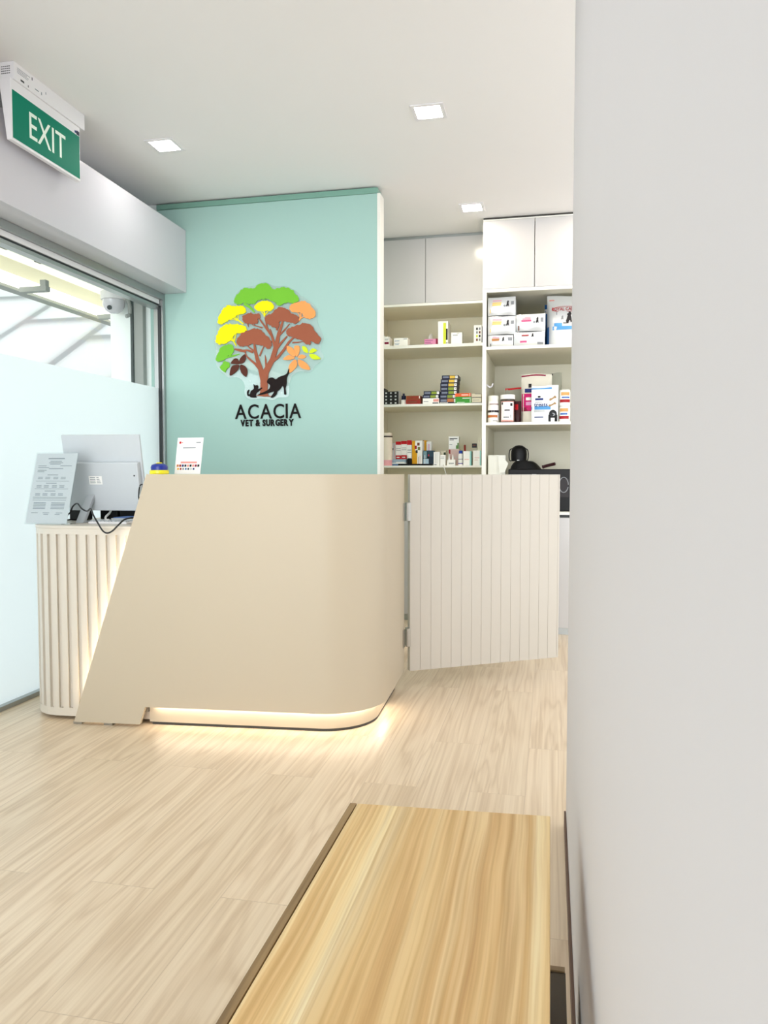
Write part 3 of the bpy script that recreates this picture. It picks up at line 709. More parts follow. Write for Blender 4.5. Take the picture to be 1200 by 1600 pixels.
crown('leaf_cluster', 'logo_orange', [[(772,603),(812,618),(836,655),(838,692),(800,677),(770,640)], [(832,606),(870,602),(874,650),(852,693),(834,655)], [(737,715),(785,680),(835,703),(790,720)], [(792,830),(788,770),(838,716),(856,760),(830,802)], [(866,716),(920,738),(955,775),(960,803),(900,793),(870,762)], [(862,700),(890,674),(930,690),(900,710)]], (), 0, 'orange leaves', 91)
crown('leaf_cluster', 'logo_lime', [[(897,606),(930,612),(947,660),(910,648)], [(956,655),(985,622),(1020,640),(976,663)], [(956,674),(1000,672),(1045,700),(1045,713),(985,713)]], (), 0, 'yellow green leaves', 95)
BR = 'logo_brown'
for k, q in enumerate(([(347,592),(347,550),(372,512),(420,482),(480,462),(540,472),(590,512),(630,562),(633,600),(610,622),(570,600),(520,588),(480,575),(430,598),(380,603)],
        [(392,370),(402,347),(450,328),(500,337),(530,332),(538,358),(518,375),(518,408),(480,418),(430,413),(402,398)],
        [(580,375),(602,347),(650,327),(680,292),(720,278),(770,297),(810,332),(858,355),(866,388),(840,408),(790,398),(740,390),(700,395),(690,438),(660,443),(622,423),(592,408)],
        [(767,480),(802,447),(860,432),(910,410),(968,427),(998,480),(1043,530),(1043,568),(1015,578),(970,560),(963,588),(930,578),(890,550),(830,530),(782,513)])):
    b = MB(); wallshape(b, leafy(q, 6, 100 + k), ya - 0.001, yb_, BR)
    logo.part('tree_crown', b, label=('brown tree crown, lower left', 'small brown tree crown', 'large brown tree crown, centre', 'brown tree crown, right')[k])
b = MB()
for k, q in enumerate(([(575,1028,78),(575,985,62),(576,900,62),(590,820,52),(645,720,42),(678,610,38),(698,500,26),(725,420,18),(735,380,12)],
        [(566,890,44),(545,800,40),(515,710,30),(500,650,24),(488,570,12)], [(540,800,26),(500,755,20),(450,715,15),(425,690,10),(405,645,6)],
        [(632,745,26),(690,700,22),(740,640,20),(785,570,18),(830,525,12),(880,495,6)], [(672,640,20),(720,575,16),(770,520,10)], [(668,610,24),(640,520,18),(590,450,15),(545,390,12),(520,355,6)],
        [(625,500,16),(597,440,12),(590,400,10)], [(536,690,12),(555,645,11),(572,605,6)], [(592,775,14),(588,715,11),(583,680,3)], [(692,525,14),(740,475,11),(790,415,6)], [(502,655,14),(450,618,11),(420,590,6)],
        [(655,550,12),(625,460,8)], [(560,450,10),(500,432,8),(470,425,4)], [(440,440,4),(430,410,10)], [(815,575,10),(860,572,10),(900,565,4)], [(680,470,14),(700,420,14),(690,390,10)], [(420,655,8),(370,640,26),(320,630,12)], [(480,655,22),(430,640,14),(390,640,8)], [(510,1022,4),(575,1024,18),(645,1030,4)])):
    stroke(b, q, ya + 0.0002 + 0.00002*k, yb_ + 0.00002*k, BR)
logo.part('trunk', b, label='brown trunk and branches')
b = MB(); wallshape(b, smooth_poly([(528,1014),(560,1000),(595,985),(622,965),(628,935),(604,915),(604,898),(618,878),(650,870),(676,886),(700,868),(730,856),(758,846),(774,830),(786,798),(792,800),(786,838),(770,868),(768,920),(758,965),(766,1008),(750,1014),(746,965),(734,938),(712,970),(690,988),(684,1012),(655,1040),(634,1040),(650,1014),(664,988),(618,1002),(560,1018),(530,1020)], 2), ya - 0.002, yb_, 'logo_black'); logo.part('dog', b, label='black dog silhouette')
b = MB(); wallshape(b, smooth_poly([(486,928),(500,940),(520,936),(526,955),(520,974),(553,956),(563,963),(526,990),(512,1002),(503,1025),(512,1040),(460,1040),(454,1026),(440,1030),(430,1010),(434,985),(450,974),(446,990),(441,1010),(455,1014),(465,985),(490,965)], 2), ya - 0.0022, yb_, 'logo_black'); logo.part('cat', b, label='black cat silhouette')
# raised lettering
def word(name, lab, chars, u0, u1, v0, v1, fatten, gaps):
    X0, Z1 = L2(u0, v0); X1, Z0 = L2(u1, v1); H = Z1 - Z0
    t = Thing(name, lab, 'lettering', ((X0+X1)/2, YP, Z0))
    # measure each letter, then set them side by side
    shapes = []
    for ch in chars:
        if ch == ' ': shapes.append(None); continue
        q = MB(); q.text(ch, Matrix.Identity(4), 1.0, 'black_acrylic', 0.02, fatten); shapes.append(q)
    def ext(q): return min(v.x for v in q.v), max(v.x for v in q.v), min(v.y for v in q.v), max(v.y for v in q.v)
    capH = max(ext(q)[3] - ext(q)[2] for q in shapes if q)
    wid = [(ext(q)[1] - ext(q)[0]) if q else 0.22 for q in shapes]
    total = sum(wid) + gaps*(len(chars) - 1); sx = (X1 - X0) / total; x = X0
    for ch, q, w in zip(chars, shapes, wid):
        if q:
            e = ext(q); b = MB()
            for v in q.v: b.v.append(Vector((x + (v.x - e[0])*sx, YP - 0.0035 - v.z*0.15, Z0 + (v.y - e[2])*H/(e[3] - e[2]))))
            b.f = q.f; b.m = q.m
            t.part('letter', b)
        x += (w + gaps)*sx
word('wall_lettering', 'raised black ACACIA lettering on the teal wall', 'ACACIA', 320, 888, 1102, 1213, 0.008, 0.10)
word('wall_lettering', 'smaller black VET & SURGERY lettering under the ACACIA word', 'VET & SURGERY', 368, 826, 1231, 1279, 0.045, 0.09)

# ================================================================== ON THE DESK
# leaning acrylic holder with a printed notice
t = Thing('sign_holder', 'clear acrylic sign holder with a printed notice at the left end of the desk', 'sign holder', (-2.142, 2.95, 0.832))
def lean(z): return 2.942 + (z - 0.832)*0.26
b = MB()
def slab(x0, x1, z0, z1, d0, d1, m):
    b.box(0, 1, 0, 1, 0, 1, m)
    for k, v in enumerate(b.v[-8:]):
        X = x0 if v.x < .5 else x1; Z = z0 if v.z < .5 else z1; D = d0 if v.y < .5 else d1
        b.v[len(b.v) - 8 + k] = Vector((X + (Z - 0.832)*0.03, lean(Z) + D, Z))
slab(-2.247, -2.037, 0.8335, 1.147, 0.0, 0.002, 'holder_acrylic'); slab(-2.247, -2.037, 0.8335, 1.147, 0.0042, 0.006, 'holder_acrylic')
b.box(-2.247, -2.037, 2.942, 3.02, 0.8322, 0.8334, 'holder_acrylic'); t.part('acrylic_stand', b)
b = MB(); slab(-2.243, -2.041, 0.836, 1.142, 0.0024, 0.0034, 'paper'); rnd = random.Random(5)
def ln(u0, u1, v, h=0.0028): slab(-2.243 + 0.202*u0, -2.243 + 0.202*u1, 0.836 + 0.306*v - h/2, 0.836 + 0.306*v + h/2, 0.0021, 0.0023, 'paper_print')
ln(.3, .7, .925, .005); ln(.36, .64, .885); ln(.33, .67, .865); ln(.36, .62, .845); ln(.08, .28, .82); ln(.62, .9, .82); ln(.08, .35, .795); ln(.35, .7, .78); ln(.08, .3, .755); ln(.08, .25, .735)
for v in (.69, .57, .46): ln(.34, .6, v)
for v in (.655, .635, .535, .515, .42, .4):
    for u in (.12, .3, .5, .68): ln(u, u + .12, v)
for v in (.60, .49, .37, .355, .33): ln(.08, .9, v, .0018)
for v in (.29, .27, .25, .23, .21): ln(.12, .42, v); ln(.55, .88, v)
for u in (.1, .38, .7): ln(u, u + .16, .15)
for u in (.4, .68): ln(u, u + .12, .13)
t.part('notice', b, label='printed notice')

# all-in-one computer seen from behind
t = Thing('desktop_computer', 'white all-in-one computer seen from behind on the desk', 'computer', (-2.03, 3.15, 0.832))
def tilt(M0): return M0
PT = Matrix.Translation((-2.015, 3.205, 0.885)) @ Matrix.Rotation(R(4), 4, 'Z') @ Matrix.Rotation(R(12), 4, 'X')
def local_box(x0, x1, y0, y1, z0, z1, m):
    q = MB(); q.box(x0, x1, y0, y1, z0, z1, m); q.v = [PT @ v for v in q.v]; return q
t.part('screen_panel', local_box(-0.172, 0.205, 0.0, 0.012, 0.0, 0.35, 'monitor_white'), 0.002)
q = local_box(-0.160, 0.195, -0.03, -0.0004, 0.004, 0.228, 'monitor_white'); cover = t.part('rear_cover', q, 0.004)
q = local_box(-0.045, 0.018, -0.0308, -0.0302, 0.128, 0.166, 'w')
for k in range(4):
    z = 0.134 + 0.008*k
    q2 = local_box(-0.040, -0.014, -0.0312, -0.0309, z, z + 0.003, 'paper_print'); n0 = len(q.v); q.v += q2.v; q.f += [[i + n0 for i in f] for f in q2.f]; q.m += q2.m
    q2 = local_box(-0.008, 0.012 - 0.003*k, -0.0312, -0.0309, z, z + 0.003, 'paper_print'); n0 = len(q.v); q.v += q2.v; q.f += [[i + n0 for i in f] for f in q2.f]; q.m += q2.m
t.part('rating_label', q, parent=cover)
q = local_box(0.172, 0.179, -0.0312, -0.0301, 0.165, 0.172, 'dark_gasket'); t.part('lock_slot', q, parent=cover)
b = MB()
for k, (y0, y1, z0, z1) in enumerate(((3.176, 3.162, 0.985, 0.972),)):
    pass
leg = [(3.178, 0.965), (3.166, 0.972), (3.07, 0.84), (3.062, 0.8325), (3.25, 0.8325), (3.25, 0.8385), (3.092, 0.8385)]
def xprism(mb, prof, x0, x1, m):
    n0 = len(mb.v); n = len(prof)
    mb.v += [Vector((x0, p[0], p[1])) for p in prof] + [Vector((x1, p[0], p[1])) for p in prof]
    mb.f.append([n0 + k for k in range(n)]); mb.m.append(m); mb.f.append([n0 + n + k for k in reversed(range(n))]); mb.m.append(m)
    for k in range(n):
        j = (k + 1) % n; mb.f.append([n0 + j, n0 + k, n0 + n + k, n0 + n + j]); mb.m.append(m)
xprism(b, leg, -2.078, -2.040, 'monitor_edge'); t.part('stand', b, 0.002)
b = MB(); b.box(-2.058, -2.046, 3.164, 3.172, 0.955, 0.985, 'dark_gasket'); t.part('cable_clip', b)
b = MB(); b.tube([(-2.19, 3.20, 0.838), (-2.14, 3.05, 0.845), (-2.095, 3.05, 0.877), (-2.081, 3.05, 0.905), (-2.044, 3.03, 0.921), (-2.002, 3.0, 0.9), (-1.963, 2.98, 0.89), (-1.906, 2.92, 0.904), (-1.868, 2.88, 0.879), (-1.836, 2.866, 0.843), (-1.816, 2.865, 0.815), (-1.795, 2.866, 0.806), (-1.77, 2.867, 0.817), (-1.747, 2.871, 0.84), (-1.737, 2.92, 0.864), (-1.70, 3.0, 0.86), (-1.68, 3.08, 0.837)], 0.0035, 'cable_black')
single('power_cable', b, 'black cable looping over the front of the slatted desk', 'cable')
b = MB(); b.tube([(-1.80, 3.16, 1.004), (-1.812, 3.16, 0.998), (-1.813, 3.15, 0.965), (-1.811, 3.15, 0.936), (-1.79, 3.16, 0.90), (-1.76, 3.2, 0.837)], 0.003, 'cable_black')
single('power_cable', b, 'thin black cable at the right side of the white computer', 'cable')
b = MB(); b.tube([(-2.019, 3.26, 0.889), (-1.991, 3.2, 0.871), (-1.979, 3.15, 0.857), (-1.955, 3.11, 0.846), (-1.934, 3.1, 0.845)], 0.005, 'cable_white')
single('data_cable', b, 'short white cable under the white computer', 'cable')
b = MB(); b.box(-2.215, -2.142, 3.22, 3.30, 0.8325, 0.925, 'black'); single('speaker', b, 'dark box behind the sign holder, left of the computer foot', 'speaker', bevel=0.006)
b = MB(); b.box(-2.13, -2.035, 3.34, 3.42, 0.8325, 0.90, 'black'); b.lathe(-2.06, 3.339, [(0.0, 0.85)]*1 + [(0.0, 0.8501)], 'black') if False else None
single('desk_device', b, 'black low box under the computer', 'device', bevel=0.005)
b = MB(); b.box(-2.02, -1.93, 3.33, 3.44, 0.8325, 0.90, 'black'); single('desk_device', b, 'black device behind the short white cable', 'device', bevel=0.008)
t = Thing('keyboard', 'white keyboard lying under the computer', 'keyboard', (-1.89, 3.06, 0.832))
b = MB(); b.box(-1.985, -1.80, 3.02, 3.12, 0.8325, 0.842, 'sign_plastic'); t.part('base', b, 0.002)
b = MB()
for r_ in range(5):
    for c in range(10): b.box(-1.98 + 0.0175*c, -1.966 + 0.0175*c, 3.03 + 0.0165*r_, 3.043 + 0.0165*r_, 0.8421, 0.846, 'monitor_edge')
t.part('keys', b)
b = MB(); b.box(-1.96, -1.80, 3.16, 3.30, 0.8325, 0.85, 'paper'); b.box(-1.955, -1.85, 3.17, 3.29, 0.8501, 0.853, 'blue5'); single('folder', b, 'white and blue folder lying under the computer', 'folder', bevel=0.001)

# counter card (its square code is left out) and the push button
t = Thing('counter_card', 'small white payment card with coloured icons on the desk ledge', 'card', (-1.53, 3.06, 1.05), R(-4))
def cardbox(x0, x1, z0, z1, y0, y1, m, q=None):
    q = q or MB(); n0 = len(q.v); q.box(x0, x1, y0, y1, z0, z1, m)
    for k in range(n0, len(q.v)):
        v = q.v[k]; q.v[k] = Vector((v.x + v.z*0.03, v.y + v.z*0.16, v.z))
    return q
q = cardbox(-0.062, 0.062, 0.0008, 0.158, -0.0015, 0.0015, 'w')
cardbox(-0.032, 0.03, 0.112, 0.116, -0.0022, -0.0016, 'grey', q)
cardbox(-0.052, -0.043, 0.132, 0.142, -0.0022, -0.0016, 'red', q); cardbox(-0.041, -0.034, 0.135, 0.139, -0.0022, -0.0016, 'palered', q); cardbox(0.030, 0.052, 0.135, 0.139, -0.0022, -0.0016, 'grey', q)
cardbox(-0.036, 0.042, 0.047, 0.055, -0.0022, -0.0016, 'palered', q)
for k, m in enumerate(('orangebrown', 'redbrown', 'navy3', 'dk', 'palered', 'black', 'palered', 'maroon', 'dk')): cardbox(-0.054 + 0.0125*k, -0.0445 + 0.0125*k, 0.032, 0.042, -0.0022, -0.0016, m, q)
for k, m in enumerate(('amber', 'dkred', 'grey', 'blue', 'teal', 'lgrey', 'navy3')): cardbox(-0.05 + 0.0125*k, -0.042 + 0.0125*k, 0.019, 0.027, -0.0022, -0.0016, m, q)
t.part('card', q, local=True)
q = MB(); xp = [(0.0017, 0.02), (0.05, 0.0005), (0.052, 0.0005), (0.0045, 0.024)]; xprism(q, xp, -0.03, 0.03, 'w'); t.part('easel', q, local=True)
t = Thing('push_button', 'blue dome push button on a yellow base on the desk ledge', 'button', (-1.612, 2.97, 1.05))
b = MB(); b.lathe(-1.612, 2.97, [(0.038, 1.0502), (0.040, 1.053), (0.039, 1.066), (0.035, 1.0675)], 'button_yellow'); t.part('base', b)
b = MB(); b.lathe(-1.612, 2.97, [(0.034, 1.0676), (0.035, 1.080), (0.031, 1.089), (0.020, 1.094), (0.012, 1.0955)], 'button_blue'); t.part('dome', b)
b = MB(); b.lathe(-1.612, 2.97, [(0.0135, 1.0956), (0.011, 1.099), (0.0, 1.100)], 'button_yellow'); t.part('top_cap', b)
# ================================================================== GOODS ON THE SHELVES
ITEMS = [
 ('box', 'medicine_box', 'white box with maroon band, half hidden by the teal wall on the top shelf', 'box', 'medicine boxes on the shelves of the left unit', -1.2149, -1.1772, 5.44, 0.1, 1.963, 2.046, 'w', ((0.1, 0.28, 0.98, 0.48, 'maroon'), (0.2, 0.7, 0.9, 0.74, 'grey'), (0.3, 0.62, 0.9, 0.65, 'grey')), {}),
 ('box', 'medicine_box', 'white box with maroon band, second on the top shelf from the teal wall', 'box', 'medicine boxes on the shelves of the left unit', -1.1754, -1.1397, 5.44, 0.11, 1.963, 2.0354, 'w', ((0.06, 0.25, 0.92, 0.46, 'maroon'), (0.1, 0.72, 0.9, 0.76, 'grey'), (0.1, 0.63, 0.7, 0.66, 'grey')), {}),
 ('box', 'medicine_box', 'plain white box with thin blue lines on the top shelf', 'box', 'medicine boxes on the shelves of the left unit', -1.1046, -1.0045, 5.44, 0.09, 1.963, 2.0225, 'w', ((0.05, 0.62, 0.4, 0.67, 'blue'), (0.05, 0.35, 0.4, 0.39, 'blue'), (0.05, 0.18, 0.35, 0.22, 'blue'), (0.7, 0.8, 0.95, 0.88, 'grey')), {}),
 ('box', 'medicine_box', 'low pink box with a maroon end on the top shelf', 'box', 'medicine boxes on the shelves of the left unit', -0.8845, -0.7893, 5.44, 0.1, 1.963, 2.0077, 'pink', ((0.02, 0.7, 0.65, 0.8, 'dkpink'), (0.02, 0.4, 0.5, 0.5, 'dkpink'), (0.02, 0.12, 0.6, 0.25, 'dkpink'), (0.86, 0.0, 1, 1, 'maroon')), {}),
 ('tissue', 'plastic_bag', 'crumpled white plastic bag behind the low pink box', 'bag', None, -0.9057, -0.84, 5.57, 0.08, 1.963, 2.0702, 'w', (), {}),
 ('box', 'medicine_box', 'tall white box with yellow green stripe and black patch on the top shelf', 'box', 'medicine boxes on the shelves of the left unit', -0.786, -0.7161, 5.44, 0.16, 1.963, 2.1274, 'w', ((0.52, 0.03, 0.8, 0.93, 'lime'), (0.8, 0.2, 0.97, 0.68, 'black'), (0.82, 0.05, 0.95, 0.1, 'grey')), {}),
 ('box', 'medicine_box', 'small plain white box to the right of the tall striped one', 'box', 'medicine boxes on the shelves of the left unit', -0.6931, -0.6164, 5.44, 0.07, 1.963, 2.0455, 'w', ((0.15, 0.74, 0.6, 0.8, 'grey'), (0.5, 0.9, 0.75, 0.93, 'grey')), {}),
 ('box', 'medicine_box', 'white box with two columns of small coloured emblems at the right end', 'box', 'medicine boxes on the shelves of the left unit', -0.5346, -0.4797, 5.44, 0.12, 1.963, 2.0907, 'w', ((0.3, 0.14, 0.52, 0.27, 'brown'), (0.64, 0.14, 0.8600000000000001, 0.27, 'grey'), (0.3, 0.34, 0.52, 0.47000000000000003, 'lime'), (0.64, 0.34, 0.8600000000000001, 0.47000000000000003, 'dk'), (0.3, 0.54, 0.52, 0.67, 'grey'), (0.64, 0.54, 0.8600000000000001, 0.67, 'brown'), (0.3, 0.7400000000000001, 0.52, 0.8700000000000001, 'dk'), (0.64, 0.7400000000000001, 0.8600000000000001, 0.8700000000000001, 'grey')), {'side': 'dk'}),
 ('box', 'carton', 'small black carton in the bottom row of the black pile, leftmost column', 'carton', 'black cartons piled on the middle shelf', -1.2141, -1.1805, 5.44, 0.13, 1.548, 1.5722, 'black2', ((0.35, 0.3, 0.75, 0.75, 'lgrey'),), {}),
 ('box', 'carton', 'small black carton in the bottom row of the black pile, second column', 'carton', 'black cartons piled on the middle shelf', -1.1795, -1.146, 5.44, 0.13, 1.548, 1.5725, 'black2', ((0.35, 0.3, 0.75, 0.75, 'lgrey'),), {}),
 ('box', 'carton', 'small black carton in the bottom row of the black pile, third column', 'carton', 'black cartons piled on the middle shelf', -1.1449, -1.1115, 5.44, 0.13, 1.548, 1.5727, 'black2', ((0.35, 0.3, 0.75, 0.75, 'lgrey'),), {}),
 ('box', 'carton', 'small black carton in the bottom row of the black pile, rightmost column', 'carton', 'black cartons piled on the middle shelf', -1.1105, -1.0772, 5.44, 0.13, 1.548, 1.5729, 'black2', ((0.35, 0.3, 0.75, 0.75, 'lgrey'),), {}),
 ('box', 'carton', 'small black carton in the second row of the black pile, leftmost column', 'carton', 'black cartons piled on the middle shelf', -1.2141, -1.1805, 5.44, 0.13, 1.5726, 1.5961, 'black2', ((0.35, 0.3, 0.75, 0.75, 'lgrey'),), {}),
 ('box', 'carton', 'small black carton in the second row of the black pile, second column', 'carton', 'black cartons piled on the middle shelf', -1.1795, -1.146, 5.44, 0.13, 1.5729, 1.5963, 'black2', ((0.35, 0.3, 0.75, 0.75, 'lgrey'),), {}),
 ('box', 'carton', 'small black carton in the second row of the black pile, third column', 'carton', 'black cartons piled on the middle shelf', -1.1449, -1.1116, 5.44, 0.13, 1.5731, 1.5965, 'black2', ((0.35, 0.3, 0.75, 0.75, 'lgrey'),), {}),
 ('box', 'carton', 'small black carton in the second row of the black pile, rightmost column', 'carton', 'black cartons piled on the middle shelf', -1.1105, -1.0772, 5.44, 0.13, 1.5733, 1.5967, 'black2', ((0.35, 0.3, 0.75, 0.75, 'lgrey'),), {}),
 ('box', 'carton', 'small black carton in the third row of the black pile, leftmost column', 'carton', 'black cartons piled on the middle shelf', -1.2141, -1.1805, 5.44, 0.13, 1.5965, 1.6199, 'black2', ((0.35, 0.3, 0.75, 0.75, 'lgrey'),), {}),
 ('box', 'carton', 'small black carton in the third row of the black pile, second column', 'carton', 'black cartons piled on the middle shelf', -1.1795, -1.146, 5.44, 0.13, 1.5967, 1.6201, 'black2', ((0.35, 0.3, 0.75, 0.75, 'lgrey'),), {}),
 ('box', 'carton', 'small black carton in the third row of the black pile, third column', 'carton', 'black cartons piled on the middle shelf', -1.1449, -1.1116, 5.44, 0.13, 1.5969, 1.6203, 'black2', ((0.35, 0.3, 0.75, 0.75, 'lgrey'),), {}),
 ('box', 'carton', 'small black carton in the third row of the black pile, rightmost column', 'carton', 'black cartons piled on the middle shelf', -1.1105, -1.0772, 5.44, 0.13, 1.5971, 1.6204, 'black2', ((0.35, 0.3, 0.75, 0.75, 'lgrey'),), {}),
 ('box', 'carton', 'small black carton in the top row of the black pile, leftmost column', 'carton', 'black cartons piled on the middle shelf', -1.2141, -1.1805, 5.44, 0.13, 1.6203, 1.6438, 'black2', ((0.35, 0.3, 0.75, 0.75, 'lgrey'),), {}),
 ('box', 'carton', 'small black carton in the top row of the black pile, second column', 'carton', 'black cartons piled on the middle shelf', -1.1795, -1.146, 5.44, 0.13, 1.6205, 1.6439, 'black2', ((0.35, 0.3, 0.75, 0.75, 'lgrey'),), {}),
 ('box', 'carton', 'small black carton in the top row of the black pile, third column', 'carton', 'black cartons piled on the middle shelf', -1.1449, -1.1116, 5.44, 0.13, 1.6207, 1.644, 'black2', ((0.35, 0.3, 0.75, 0.75, 'lgrey'),), {}),
 ('box', 'carton', 'small black carton in the top row of the black pile, rightmost column', 'carton', 'black cartons piled on the middle shelf', -1.1105, -1.0772, 5.44, 0.13, 1.6208, 1.6442, 'black2', ((0.35, 0.3, 0.75, 0.75, 'lgrey'),), {}),
 ('box', 'carton', 'small black carton lying alone on top of the black pile', 'carton', 'black cartons piled on the middle shelf', -1.2079, -1.1744, 5.44, 0.13, 1.6443, 1.6679, 'black2', ((0.35, 0.3, 0.75, 0.75, 'lgrey'),), {}),
 ('box', 'medicine_box', 'pale grey box standing between black cartons and navy capped bottle', 'box', 'medicine boxes on the shelves of the left unit', -1.0912, -1.0724, 5.48, 0.1, 1.548, 1.6504, 'lgrey', (), {}),
 ('bottle', 'bottle', 'squat white bottle with navy cap on the middle shelf', 'bottle', None, -1.0595, -1.0174, 5.45, 0.05, 1.548, 1.6303, 'w', (), {'cap': 'navy', 'capf': 0.55, 'nub': 1}),
 ('box', 'medicine_box', 'red brown box under the other brown one on the middle shelf', 'box', 'medicine boxes on the shelves of the left unit', -1.0155, -0.9111, 5.44, 0.12, 1.548, 1.5808, 'redbrown', ((0.1, 0.4, 0.75, 0.7, 'brown'),), {}),
 ('box', 'medicine_box', 'brown box lying on top of the red brown one', 'box', 'medicine boxes on the shelves of the left unit', -1.0141, -0.9121, 5.44, 0.12, 1.5812, 1.6103, 'brown2', ((0.35, 0.5, 0.9, 0.75, 'redbrown'), (0.9, 0.3, 0.97, 0.9, 'w')), {}),
 ('box', 'medicine_box', 'white box with pale red print under two navy and green boxes', 'box', 'medicine boxes on the shelves of the left unit', -0.8949, -0.7777, 5.44, 0.12, 1.548, 1.5895, 'w', ((0.65, 0.4, 0.98, 0.85, 'palered'), (0.6, 0.08, 0.95, 0.25, 'dk'), (0.05, 0.4, 0.35, 0.5, 'grey')), {}),
 ('box', 'medicine_box', 'navy flat box with green band, lower of the two on the white box', 'box', 'medicine boxes on the shelves of the left unit', -0.8954, -0.7797, 5.44, 0.14, 1.5899, 1.6135, 'navy', ((0.06, 0.25, 0.42, 0.75, 'bluegrey'), (0.48, 0.15, 0.8, 0.85, 'lime2'), (0.82, 0.15, 0.97, 0.85, 'w'), (0.88, 0.42, 0.92, 0.62, 'black')), {}),
 ('box', 'medicine_box', 'navy flat box with green band, upper of the two on the white box', 'box', 'medicine boxes on the shelves of the left unit', -0.8881, -0.7733, 5.44, 0.14, 1.6139, 1.6405, 'navy', ((0.06, 0.25, 0.42, 0.75, 'bluegrey'), (0.48, 0.15, 0.8, 0.85, 'lime2'), (0.82, 0.15, 0.97, 0.85, 'w'), (0.88, 0.42, 0.92, 0.62, 'black')), {}),
 ('box', 'medicine_box', 'flat box, lowest of the tall navy stack, with orange brown band', 'box', 'navy boxes in the tall stack', -0.7732, -0.6548, 5.44, 0.14, 1.5541, 1.5856, 'navy', ((0.06, 0.3, 0.42, 0.8, 'bluegrey'), (0.46, 0.2, 0.84, 0.95, 'orangebrown'), (0.86, 0.1, 0.98, 0.9, 'w'), (0.02, 0.0, 0.5, 0.12, 'w')), {}),
 ('box', 'medicine_box', 'flat box, second from the bottom of the tall navy stack, green band', 'box', 'navy boxes in the tall stack', -0.7733, -0.6595, 5.44, 0.14, 1.586, 1.6124, 'navy', ((0.06, 0.25, 0.42, 0.75, 'bluegrey'), (0.48, 0.15, 0.8, 0.85, 'lime2'), (0.82, 0.15, 0.97, 0.85, 'w'), (0.88, 0.42, 0.92, 0.62, 'black')), {}),
 ('box', 'medicine_box', 'flat box, third from the bottom of the tall navy stack, green band', 'box', 'navy boxes in the tall stack', -0.7665, -0.6505, 5.44, 0.14, 1.6128, 1.6395, 'navy', ((0.06, 0.25, 0.42, 0.75, 'bluegrey'), (0.48, 0.15, 0.8, 0.85, 'lime2'), (0.82, 0.15, 0.97, 0.85, 'w'), (0.88, 0.42, 0.92, 0.62, 'black')), {}),
 ('box', 'medicine_box', 'flat box, middle one of the tall navy stack, topmost with green band', 'box', 'navy boxes in the tall stack', -0.7689, -0.6506, 5.44, 0.14, 1.6399, 1.6667, 'navy', ((0.06, 0.25, 0.42, 0.75, 'bluegrey'), (0.48, 0.15, 0.8, 0.85, 'lime2'), (0.82, 0.15, 0.97, 0.85, 'w'), (0.88, 0.42, 0.92, 0.62, 'black')), {}),
 ('box', 'medicine_box', 'flat box, lowest of three yellow banded ones in the tall navy stack', 'box', 'navy boxes in the tall stack', -0.769, -0.6485, 5.44, 0.14, 1.6671, 1.6939, 'navy', ((0.06, 0.25, 0.42, 0.75, 'bluegrey'), (0.48, 0.15, 0.8, 0.85, 'yellow'), (0.82, 0.15, 0.97, 0.85, 'w'), (0.88, 0.42, 0.92, 0.62, 'black')), {}),
 ('box', 'medicine_box', 'flat box, middle of three yellow banded ones in the tall navy stack', 'box', 'navy boxes in the tall stack', -0.7654, -0.6464, 5.44, 0.14, 1.6943, 1.721, 'navy', ((0.06, 0.25, 0.42, 0.75, 'bluegrey'), (0.48, 0.15, 0.8, 0.85, 'yellow'), (0.82, 0.15, 0.97, 0.85, 'w'), (0.88, 0.42, 0.92, 0.62, 'black')), {}),
 ('box', 'medicine_box', 'flat box, topmost of the tall navy stack, with yellow band', 'box', 'navy boxes in the tall stack', -0.7578, -0.642, 5.44, 0.14, 1.7214, 1.748, 'navy', ((0.06, 0.25, 0.42, 0.75, 'bluegrey'), (0.48, 0.15, 0.8, 0.85, 'yellow'), (0.82, 0.15, 0.97, 0.85, 'w'), (0.88, 0.42, 0.92, 0.62, 'black')), {}),
 ('box', 'medicine_box', 'green box under the orange one on the middle shelf', 'box', 'medicine boxes on the shelves of the left unit', -0.658, -0.548, 5.41, 0.028, 1.548, 1.5925, 'green', ((0.45, 0.7, 0.9, 0.82, 'w'), (0.93, 0.1, 0.97, 0.9, 'w'), (0.1, 0.1, 0.6, 0.16, 'w')), {}),
 ('box', 'medicine_box', 'orange box lying on the green one', 'box', 'medicine boxes on the shelves of the left unit', -0.6595, -0.5499, 5.41, 0.028, 1.5929, 1.6166, 'orange', ((0.4, 0.4, 0.85, 0.6, 'w'), (0.93, 0.1, 0.97, 0.9, 'w')), {}),
 ('box', 'medicine_box', 'cream flat box with dark edge, lower at right end of the middle shelf', 'box', 'medicine boxes on the shelves of the left unit', -0.5443, -0.4793, 5.44, 0.12, 1.548, 1.5863, 'cream', ((0.0, 0.0, 1, 0.18, 'dk'), (0.1, 0.55, 0.8, 0.62, 'grey')), {}),
 ('box', 'medicine_box', 'cream flat box with dark edge, upper at right end of the middle shelf', 'box', 'medicine boxes on the shelves of the left unit', -0.5444, -0.4795, 5.44, 0.12, 1.5867, 1.614, 'cream', ((0.0, 0.0, 1, 0.15, 'dk'), (0.3, 0.9, 1, 1, 'dk')), {}),
 ('tumbler', 'tumbler', 'cream insulated tumbler with pink base and dark collar', 'bottle', None, -1.2003, -1.1184, 5.42, 0.07, 1.112, 1.3487, 'cream2', (), {}),
 ('box', 'medicine_box', 'grey white box with a dark dot beside the cream tumbler', 'box', 'medicine boxes on the shelves of the left unit', -1.1336, -1.1064, 5.51, 0.05, 1.1597, 1.2786, 'lgrey', ((0.05, 0.55, 0.4, 0.68, 'black'), (0.7, 0.05, 0.8, 0.9, 'palered')), {}),
